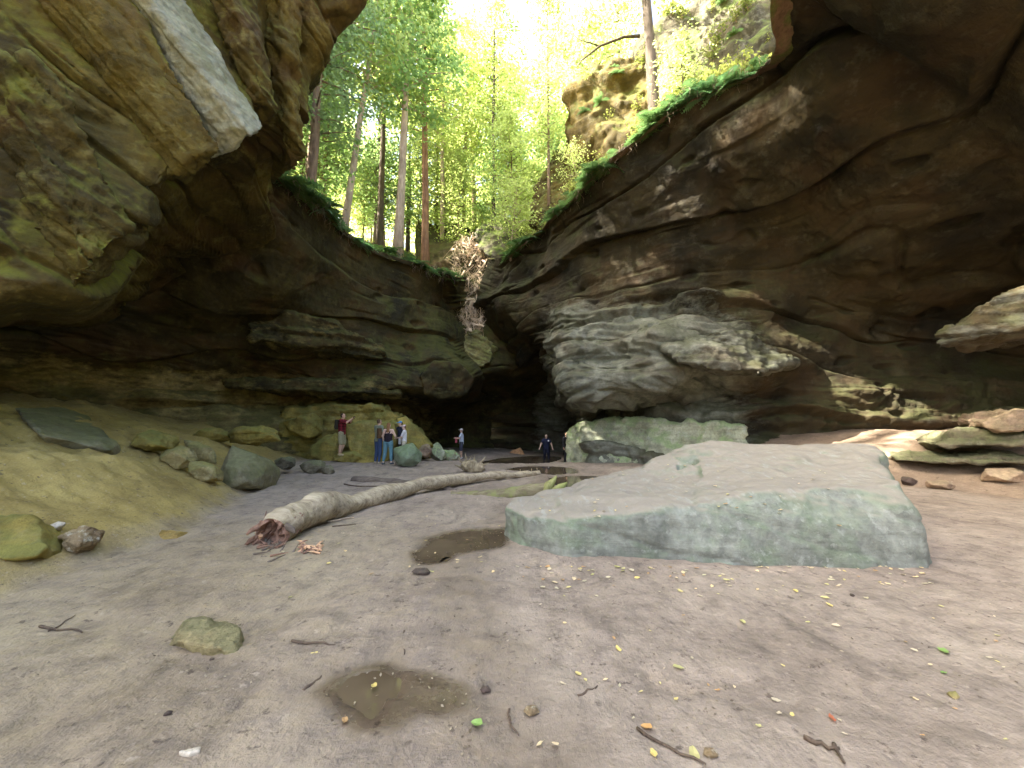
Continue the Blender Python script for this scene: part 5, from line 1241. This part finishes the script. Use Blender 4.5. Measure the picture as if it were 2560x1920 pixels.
# ------------------------------------------------------------------ visitors
_sph = []
for i in range(26):
    z = 1 - 2 * (i + .5) / 26; a = i * 2.399963; r_ = math.sqrt(1 - z * z); _sph.append((r_ * math.cos(a), r_ * math.sin(a), z))
def ball(c, r):
    r = (r, r, r) if isinstance(r, (int, float)) else r
    return [(c[0] + x * r[0], c[1] + y * r[1], c[2] + z * r[2]) for x, y, z in _sph]
def caps(a, ra, b, rb): return ball(a, ra) + ball(b, rb)
def skin(name, hulls, voxel, mat, parent, smooth_it=3): 
    return rock(name, hulls, voxel, mat, smooth_it=smooth_it, amp=0.0, parent=parent)
def lerp3(a, b, t): return tuple(a[i] + (b[i] - a[i]) * t for i in range(3))
SKIN = cloth('skin', (0.62, 0.40, 0.29), (0.56, 0.35, 0.25), 8); SKIN_PALE = cloth('skin_pale', (0.68, 0.48, 0.38), (0.62, 0.42, 0.33), 8)
WHITE = cloth('white_fabric', (0.78, 0.78, 0.80))
EYE = cloth('eye', (0.03, 0.025, 0.02))
def person(pos, yaw, H, label, J=None, top=None, sleeve=.55, top_len=.0, legs=None, leg_len=1.0, shoes=None, hair=None, long_hair=False, cap=None, bulk=1.0, skin_mat=None, tank=False, female=False, vox=.012):
    """figure facing -Y before turning by yaw; J moves single joints away from a relaxed stance"""
    k = H / 1.75; sk = skin_mat or SKIN
    j = dict(pelvis=(0, 0, .95), waist=(0, .0, 1.10), chest=(0, -.01, 1.30), neck=(0, 0, 1.47), head=(0, -.02, 1.62),
             sl=(.185, 0, 1.42), sr=(-.185, 0, 1.42), el=(.24, .03, 1.14), er=(-.24, .03, 1.14), wl=(.25, -.08, .90), wr=(-.25, -.08, .90),
             hl=(.10, 0, .92), hr=(-.10, 0, .92), kl=(.11, -.02, .50), kr=(-.11, -.02, .50), al=(.115, .02, .08), ar=(-.115, .02, .08))
    if female: j['sl'] = (.165, 0, 1.41); j['sr'] = (-.165, 0, 1.41)
    j.update(J or {}); j = {a: tuple(c * k for c in p) for a, p in j.items()}
    b = bulk * k
    root = empty('person', pos, yaw); tag(root, label, 'person')
    def torso(g): return [caps(j['pelvis'], (.155 * b + g, .11 * b + g, .10 * k + g), j['waist'], (.14 * b + g, .105 * b + g, .09 * k + g)), caps(j['waist'], (.14 * b + g, .105 * b + g, .09 * k + g), j['chest'], (.165 * b + g, .115 * b + g, .11 * k + g)),
                          caps(j['chest'], (.16 * b + g, .11 * b + g, .10 * k + g), lerp3(j['sl'], j['sr'], .5), (.13 * k + g, .075 * k + g, .06 * k + g)), ball(j['sl'], .062 * k + g) + ball(j['sr'], .062 * k + g)]
    def arm(s, g, t=2.0):
        S_, E_, W_ = j['s' + s], j['e' + s], j['w' + s]; h = []
        e1 = min(1, t); h.append(caps(S_, .056 * b + g, lerp3(S_, E_, e1), (.056 - .013 * e1) * b + g))
        if t > 1: h.append(caps(E_, .044 * b + g, lerp3(E_, W_, min(1, t - 1)), .030 * k + g))
        return h
    def leg(s, g, t=2.0, wide=0.0):
        H_, K_, A_ = j['h' + s], j['k' + s], j['a' + s]; e1 = min(1, t); h = [caps(H_, .092 * b + g, lerp3(H_, K_, e1), (.092 - .030 * e1) * b + g + wide)]
        if t > 1: h.append(caps(K_, .060 * b + g, lerp3(K_, A_, .35), .058 * b + g)); h.append(caps(lerp3(K_, A_, .35), .058 * b + g, lerp3(K_, A_, min(1, t - 1)), .036 * k + g + wide))
        return h
    def foot(s, g):
        A_ = j['a' + s]; return [caps((A_[0], A_[1] + .02, .045 * k), .042 * k + g, (A_[0] * 1.1, A_[1] - .15 * k, .034 * k), .033 * k + g)]
    def hand(s):
        W_, E_ = Vector(j['w' + s]), Vector(j['e' + s]); d = (W_ - E_).normalized(); side = d.cross(Vector((0, 1, 0) if abs(d.y) < .8 else (0, 0, 1))).normalized(); n = d.cross(side)
        palm = W_ + d * .05 * k; h = [caps(tuple(W_), .026 * k, tuple(palm), (.036 * k, .022 * k, .036 * k))]
        for i, (o_, L) in enumerate(((-1.5, .062), (-.5, .074), (.5, .070), (1.5, .055))):
            r0 = palm + side * (o_ * .019 * k) + d * .02 * k; m = r0 + d * (L * .55 * k) + n * .006; h.append(caps(tuple(r0), .010 * k, tuple(m), .009 * k)); h.append(caps(tuple(m), .009 * k, tuple(m + d * (L * .45 * k) + n * .02), .008 * k))
        th = W_ + side * (-.03 * k) + d * .03 * k; h.append(caps(tuple(th), .012 * k, tuple(th + side * (-.03 * k) + d * .035 * k), .009 * k)); return h
    hd = j['head']; bh = torso(0)
    bh += [caps(j['neck'], .052 * k, (hd[0], hd[1] + .015 * k, hd[2] - .06 * k), .05 * k), caps((hd[0], hd[1] + .01 * k, hd[2] + .03 * k), (.075 * k, .092 * k, .085 * k), (hd[0], hd[1] - .03 * k, hd[2] - .07 * k), (.052 * k, .05 * k, .045 * k)),
           caps((hd[0], hd[1] - .09 * k, hd[2] + .01 * k), .010 * k, (hd[0], hd[1] - .115 * k, hd[2] - .025 * k), .014 * k)]
    for sg in (-1, 1): bh.append(caps((hd[0] + sg * .078 * k, hd[1] + .01 * k, hd[2] + .012 * k), .014 * k, (hd[0] + sg * .076 * k, hd[1] + .005 * k, hd[2] - .025 * k), .011 * k))
    for s in 'lr': bh += arm(s, 0) + leg(s, 0) + foot(s, 0) + hand(s)
    body = skin('body', bh, vox, sk, root)
    for sg in (-1, 1): skin('eye', [ball((hd[0] + sg * .032 * k, hd[1] - .088 * k, hd[2] + .012 * k), .012 * k)], .006, EYE, body, 1)
    skin('mouth', [caps((hd[0] - .02 * k, hd[1] - .078 * k, hd[2] - .062 * k), .007 * k, (hd[0] + .02 * k, hd[1] - .078 * k, hd[2] - .062 * k), .007 * k)], .005, cloth('lips', (.4, .17, .14)), body, 1)
    if top:
        if tank:
            h = [caps(j['pelvis'], (.17 * b, .13 * b, .05), j['waist'], (.155 * b, .12 * b, .09 * k)), caps(j['waist'], (.155 * b, .12 * b, .09 * k), lerp3(j['waist'], j['chest'], .8), (.172 * b, .125 * b, .08 * k))]
            for sg in (-1, 1): h.append(caps((sg * .10 * k, -.09 * k, 1.34 * k), .025, (sg * .10 * k, .0, 1.47 * k), .022)); h.append(caps((sg * .10 * k, .0, 1.47 * k), .022, (sg * .08 * k, .09 * k, 1.32 * k), .025))
            skin('tank_top', h, .014, top, root)
        else:
            h = torso(.020); p2 = (j['pelvis'][0], j['pelvis'][1], j['pelvis'][2] - top_len * k); h.append(caps(p2, (.165 * b, .125 * b, .03), j['pelvis'], (.172 * b, .13 * b, .05)))
            for s in 'lr': h += arm(s, .016, sleeve)
            skin('shirt', h, .014, top, root)
    if legs:
        h = [caps(j['pelvis'], (.162 * b, .122 * b, .05 * k), (j['pelvis'][0], j['pelvis'][1], j['pelvis'][2] - .06 * k), (.168 * b, .125 * b, .06 * k))]
        for s in 'lr': h += leg(s, .014, leg_len, .014 if leg_len < 1.3 else 0)
        skin('shorts' if leg_len < 1.3 else 'trousers', h, .014, legs, root)
    if shoes:
        for s in 'lr': skin('shoe', foot(s, .012), .012, shoes, root)
    if hair:
        h = [caps((hd[0], hd[1] + .035 * k, hd[2] + .045 * k), (.083 * k, .078 * k, .078 * k), (hd[0], hd[1] + .045 * k, hd[2] - .01 * k), (.078 * k, .066 * k, .06 * k))]
        if long_hair: h.append(caps((hd[0], hd[1] + .06 * k, hd[2]), (.08 * k, .05 * k, .06 * k), (hd[0], hd[1] + .10 * k, hd[2] - .28 * k), (.07 * k, .035 * k, .04 * k)))
        skin('hair', h, .012, hair, root)
    if cap:
        h = [caps((hd[0], hd[1] + .008 * k, hd[2] + .06 * k), (.09 * k, .102 * k, .055 * k), (hd[0], hd[1] + .008 * k, hd[2] + .085 * k), (.075 * k, .085 * k, .045 * k)), caps((hd[0] - .045 * k, hd[1] - .09 * k, hd[2] + .055 * k), .014 * k, (hd[0] + .045 * k, hd[1] - .09 * k, hd[2] + .055 * k), .014 * k) + ball((hd[0], hd[1] - .165 * k, hd[2] + .045 * k), .016 * k)]
        skin('cap', h, .012, cap, root)
    return root
def stand(px, Y, py=1150):
    x = at(px, py, Y)[0]; return (x, Y, gz(x, Y) - .005)
R90 = math.pi / 2
# man in red plaid photographing to the right, on the low rock
px1 = Vector(at(852, 1139, 16.1))
p1 = person(tuple(px1), R90 * 1.05, 1.76, 'man in dark red plaid shirt and khaki shorts raising a phone', top=plaid('red_plaid', (0.22, 0.022, 0.03), (0.07, 0.012, 0.018)), sleeve=.9, top_len=.08,
       legs=cloth('khaki', (0.36, 0.33, 0.20)), leg_len=.98, shoes=cloth('tan_shoe', (0.45, 0.36, 0.22)), hair=cloth('dark_hair', (0.05, 0.035, 0.025)), bulk=1.18,
       J=dict(el=(.25, -.24, 1.36), wl=(.10, -.38, 1.52), er=(-.25, -.24, 1.34), wr=(-.09, -.40, 1.50), kl=(.11, -.06, .5), al=(.12, .05, .08)))
def prop(name, hulls, mat, parent_pos, yaw, label, cat, vox=.01):
    r = skin(name, hulls, vox, mat, None, 2); r.location = parent_pos; r.rotation_euler = (0, 0, yaw); return tag(r, label, cat)
def bx(c, s): return [(c[0] + sx * s[0], c[1] + sy * s[1], c[2] + sz * s[2]) for sx in (-1, 1) for sy in (-1, 1) for sz in (-1, 1)]
prop('phone', [bx((0, -.47, 1.58), (.075, .008, .04))], cloth('black_plastic', (.02, .02, .02)), tuple(px1), R90 * 1.05, 'black phone held up by the man in red plaid', 'phone', .006)
prop('backpack', [bx((0, .20, 1.28), (.14, .07, .2)), ball((0, .26, 1.2), (.12, .06, .12))], cloth('dark_pack', (.04, .035, .025)), tuple(px1), R90 * 1.05, 'dark small backpack on the man in red plaid', 'backpack', .02)
# couple seen from behind
p2 = person(stand(944, 15.7), math.pi * .80, 1.80, 'man in grey-green T-shirt and blue jeans, beside the woman in black top', top=cloth('grey_green', (0.24, 0.27, 0.20)), sleeve=.6, top_len=.08, legs=cloth('denim', (0.055, 0.085, 0.17)), leg_len=1.95,
       shoes=cloth('beige_shoe', (0.4, 0.33, 0.23)), hair=cloth('brown_hair', (0.12, 0.08, 0.05)), J=dict(er=(-.26, -.04, 1.15), wr=(-.16, -.20, .93), el=(.24, -.05, 1.15), wl=(.16, -.22, .96)))
prop('backpack', [bx((0, .19, 1.22), (.14, .07, .2)), ball((0, .25, 1.14), (.12, .06, .12))], cloth('brown_pack', (.12, .07, .035)), stand(944, 15.7), math.pi * 1.25, 'brown backpack hanging behind the man in grey-green', 'backpack', .02)
p3 = person(stand(969, 15.4), math.pi * .97, 1.66, 'woman in black tank top and teal leggings with long hair, seen from behind', top=cloth('black_knit', (0.025, 0.018, 0.026)), tank=True, legs=cloth('teal', (0.10, 0.21, 0.24), (.14, .27, .33)), leg_len=1.82, shoes=cloth('grey_shoe', (0.09, 0.10, 0.13)),
       hair=cloth('auburn_hair', (0.30, 0.15, 0.07)), long_hair=True, skin_mat=SKIN_PALE, female=True, bulk=1.1, J=dict(el=(.25, .0, 1.16), wl=(.24, -.12, .93), er=(-.28, -.05, 1.17), wr=(-.20, -.28, 1.10), kl=(.13, -.02, .5), al=(.17, .05, .08), kr=(-.12, -.04, .5), ar=(-.15, -.02, .08)))
# pair with caps behind the rounded boulder
p4 = person(stand(999, 17.0), -R90 * .55, 1.70, 'person in blue cap and navy T-shirt pointing to the left', top=cloth('navy', (0.03, 0.035, 0.06)), sleeve=.55, top_len=.06, legs=cloth('dark_trousers', (0.05, 0.05, 0.06)), leg_len=1.95, shoes=cloth('dark_shoe', (.05, .05, .05)), cap=cloth('blue_cap', (0.10, 0.33, 0.72)), hair=cloth('dark_hair_2', (.05, .035, .025)),
       J=dict(er=(-.38, -.22, 1.42), wr=(-.58, -.40, 1.52)))
p5 = person(stand(1009, 16.3), -R90 * .9, 1.55, 'person in pink-white cap, white shirt and cream trousers behind the rounded boulder', top=WHITE, sleeve=.7, top_len=.05, legs=cloth('cream', (0.62, 0.56, 0.42)), leg_len=1.95, shoes=WHITE, cap=cloth('pale_pink_cap', (0.82, 0.66, 0.68)), hair=cloth('brown_hair_2', (.2, .12, .07)), skin_mat=SKIN_PALE, female=True,
       J=dict(el=(.22, -.12, 1.15), wl=(.12, -.32, 1.12), er=(-.22, -.12, 1.15), wr=(-.12, -.32, 1.12)))
prop('tote_bag', [bx((-.2, -.2, .86), (.09, .05, .14))], WHITE, stand(1009, 16.3), -R90 * .9, 'small white bag hanging from the person in cream trousers', 'bag', .014)
# lone man with cap, facing left
p6 = person(stand(1153, 22.5), -R90 * .95, 1.74, 'lone man in white cap, pale T-shirt and dark shorts, facing left', top=cloth('pale_blue_tee', (0.55, 0.62, 0.74)), sleeve=.6, top_len=.1, legs=cloth('slate_shorts', (0.06, 0.065, 0.095)), leg_len=.95, shoes=WHITE, cap=cloth('white_cap', (0.75, 0.72, 0.78)), hair=cloth('grey_hair', (.3, .27, .25)), bulk=1.15,
       J=dict(el=(.24, -.12, 1.17), wl=(.10, -.34, 1.18), er=(-.24, -.12, 1.17), wr=(-.08, -.34, 1.2)))
prop('pink_bag', [bx((.0, -.30, 1.05), (.12, .06, .14)), ball((0, -.30, 1.2), (.07, .05, .05))], cloth('pink_cloth', (0.45, 0.10, 0.13)), stand(1153, 22.5), -R90 * .95, 'dark pink bag held at the chest by the lone man', 'bag', .014)
# woman in navy walking towards the camera
p7 = person(stand(1366, 22.8), 0.05, 1.68, 'woman in navy T-shirt and leggings walking towards the camera, white shoes', top=cloth('navy_2', (0.018, 0.022, 0.055)), sleeve=.6, top_len=.1, legs=cloth('black_leggings', (0.012, 0.014, 0.03)), leg_len=1.95, shoes=WHITE, hair=cloth('black_hair', (.015, .012, .015)), long_hair=False, skin_mat=SKIN_PALE, female=True, bulk=1.25,
       J=dict(el=(.31, .02, 1.16), wl=(.37, -.05, .92), er=(-.31, .02, 1.16), wr=(-.40, -.06, .93), al=(.13, -.08, .08), ar=(-.12, .08, .08), kl=(.12, -.07, .5)))
mesh_obj('emblem', [(.105 + .045 * math.cos(a), -.162 + (0.004 if i % 2 else 0), 1.30 + .05 * math.sin(a)) for i, a in enumerate(np.linspace(0, 2 * math.pi, 10, endpoint=False))], [tuple(range(10))], WHITE, p7)
p8 = person(stand(1417, 20.9), 0.5, 1.70, 'person in dark clothes half hidden behind the mossy block', top=cloth('charcoal', (0.03, 0.03, 0.035)), sleeve=1.8, top_len=.1, legs=cloth('black_jeans', (0.03, 0.03, 0.04)), leg_len=1.95, shoes=cloth('grey_shoe_2', (.2, .2, .22)), hair=cloth('brown_hair_3', (.1, .06, .04)))
# ------------------------------------------------------------------ fallen leaves
LEAF = []
for sd_ in range(5):
    q = random.Random(sd_); n = 12; V_ = []
    asp = q.uniform(.45, .7)
    for i in range(n):
        a = 2 * math.pi * i / n; rr = 1 + q.uniform(-.12, .12); x = math.cos(a) * rr; y = math.sin(a) * asp * rr * (1 - .25 * math.cos(a))
        V_.append((x * .5, y * .5, .06 * x * x + q.uniform(-.03, .04) + .25 * abs(y) * asp))
    V_.append((0, 0, .0)); k = len(V_); Fc_ = [(i, (i + 1) % n, n) for i in range(n)]
    V_ += [(-.5, .015, .02), (-.5, -.015, .02), (-.85, -.01, .06), (-.85, .01, .06)]; Fc_.append((k, k + 1, k + 2, k + 3))
    me = bpy.data.meshes.new('fallen_leaf'); me.from_pydata(V_, [], Fc_); me.update(); me.materials.append(M['fallen_yellow']); LEAF.append(me)
SURF = bvh_of([big])
def fallen(px, py, size, mat, label, group=None, on=None, seed=0):
    q = random.Random(seed * 31 + int(px) + int(py)); p = gnd(px, py)
    h = SURF.ray_cast(Vector((0, 0, CAMH)), (p - Vector((0, 0, CAMH))).normalized())
    rot = (q.uniform(-.2, .2), q.uniform(-.2, .2), q.uniform(0, 6.28)); z = .006
    if h[0] and (h[0] - Vector((0, 0, CAMH))).length < (p - Vector((0, 0, CAMH))).length - .02:
        if h[1].z < .55: return None
        p = h[0]; z = .008
    o = bpy.data.objects.new('fallen_leaf', LEAF[q.randint(0, 4)]); col.objects.link(o); o.location = (p.x, p.y, p.z + z); o.rotation_euler = rot; o.scale = (size,) * 3
    o.material_slots[0].link = 'OBJECT'; o.material_slots[0].material = M[mat]
    return tag(o, label, 'leaf', group)
NAMED = [(1858, 1557, .075, 'fallen_yellow', 'pale yellow leaf on bare mud halfway below the great boulder'), (1545, 1625, .065, 'fallen_yellow', 'pale yellow leaf left of centre on the right foreground'), (1697, 1674, .075, 'fallen_yellow', 'yellow leaf in the middle of the right foreground'),
         (2360, 1631, .10, 'fallen_green', 'bright green leaf at far right of the foreground'), (935, 1719, .065, 'fallen_yellow', 'yellow-green leaf floating on the near puddle'), (862, 1806, .065, 'fallen_orange', 'orange leaf with a stalk below the near puddle'),
         (1192, 1812, .065, 'fallen_green', 'green leaf lying beside the shining wet film'), (1735, 1889, .07, 'fallen_yellow', 'yellow leaf lying on the long thin twig'), (1634, 1888, .06, 'fallen_yellow', 'narrow yellow leaf at the bottom, left of the twig leaf'),
         (1617, 1824, .06, 'fallen_orange', 'orange-yellow leaf at the upper end of the long twig'), (2080, 1800, .055, 'fallen_red', 'red leaf on the mud at lower right'), (725, 1495, .055, 'fallen_yellow', 'single yellow leaf on bare mud left of the middle'),
         (1422, 1470, .06, 'fallen_yellow', 'yellow leaf on the mud left of centre, below the boulder'), (2073, 1515, .06, 'fallen_yellow', 'pale oval leaf below the right part of the great boulder'), (1990, 1480, .075, 'fallen_yellow', 'yellow elongated leaf just below the boulder foot'),
         (2385, 1745, .06, 'fallen_pale', 'pale leaf at the far right edge of the foreground'), (1375, 1662, .06, 'fallen_orange', 'folded orange-yellow leaf right of the dark wet patch'), (1940, 1755, .06, 'fallen_pale', 'curled pale leaf near the red leaf'),
         (1445, 1687, .045, 'fallen_yellow', 'small yellow leaf near the short twig'), (785, 1637, .05, 'fallen_yellow', 'small yellow leaf above the near puddle'), (2090, 1567, .06, 'fallen_pale', 'whitish leaf right of the pale yellow leaf'), (2360, 1685, .05, 'fallen_green', 'dull green leaf below the bright green one')]
for i, (px, py, s, m, lab) in enumerate(NAMED): fallen(px, py, s, m, lab, seed=i)
q = random.Random(21)
SCAT = [(100, (1290, 2330), (1418, 1500), 'fallen leaf in the scatter along the foot of the great boulder', 'leaves at the boulder foot', .055),
        (60, (1330, 2100), (1160, 1330), 'fallen leaf on top of the great boulder', 'leaves on the boulder top', .055),
        (70, (700, 1260), (1180, 1440), 'small yellow leaf on the floor around the bleached trunk', 'leaves around the fallen trunk', .05),
        (55, (1300, 2540), (1440, 1880), 'small pale leaf scrap on the right foreground mud', 'leaf scraps on the right foreground', .035)]
for n, xr, yr, lab, grp, sz in SCAT:
    for k in range(n):
        px, py = q.uniform(*xr), yr[0] + (yr[1] - yr[0]) * (q.random() ** (2.2 if 'foot' in lab else 1.0))
        fallen(px, py, sz * q.uniform(.6, 1.25), q.choice(('fallen_yellow', 'fallen_yellow', 'fallen_pale', 'fallen_pale', 'fallen_pale', 'fallen_pale', 'fallen_orange')), lab, grp, seed=k)
# crumbs of litter nobody could count
rs = np.random.RandomState(6); n = 15000
X = rs.uniform(-6, 9, n); Y = 1.8 + 12 * rs.uniform(0, 1, n) ** 1.3
k = pn(np.stack([X * .8, Y * .8, 0 * X], 1)) > -.1; X, Y = X[k], Y[k]
C = np.stack([X, Y, ground_z(X, Y) + .004], 1); v, f = leaf_quads(C, .02, 9, .25)
o = mesh_obj('litter', v, f, M['litter']); tag(o, 'tiny crumbs of leaf and grit strewn over the mud', 'litter', kind='stuff')

bpy.data.scenes.remove(_work)
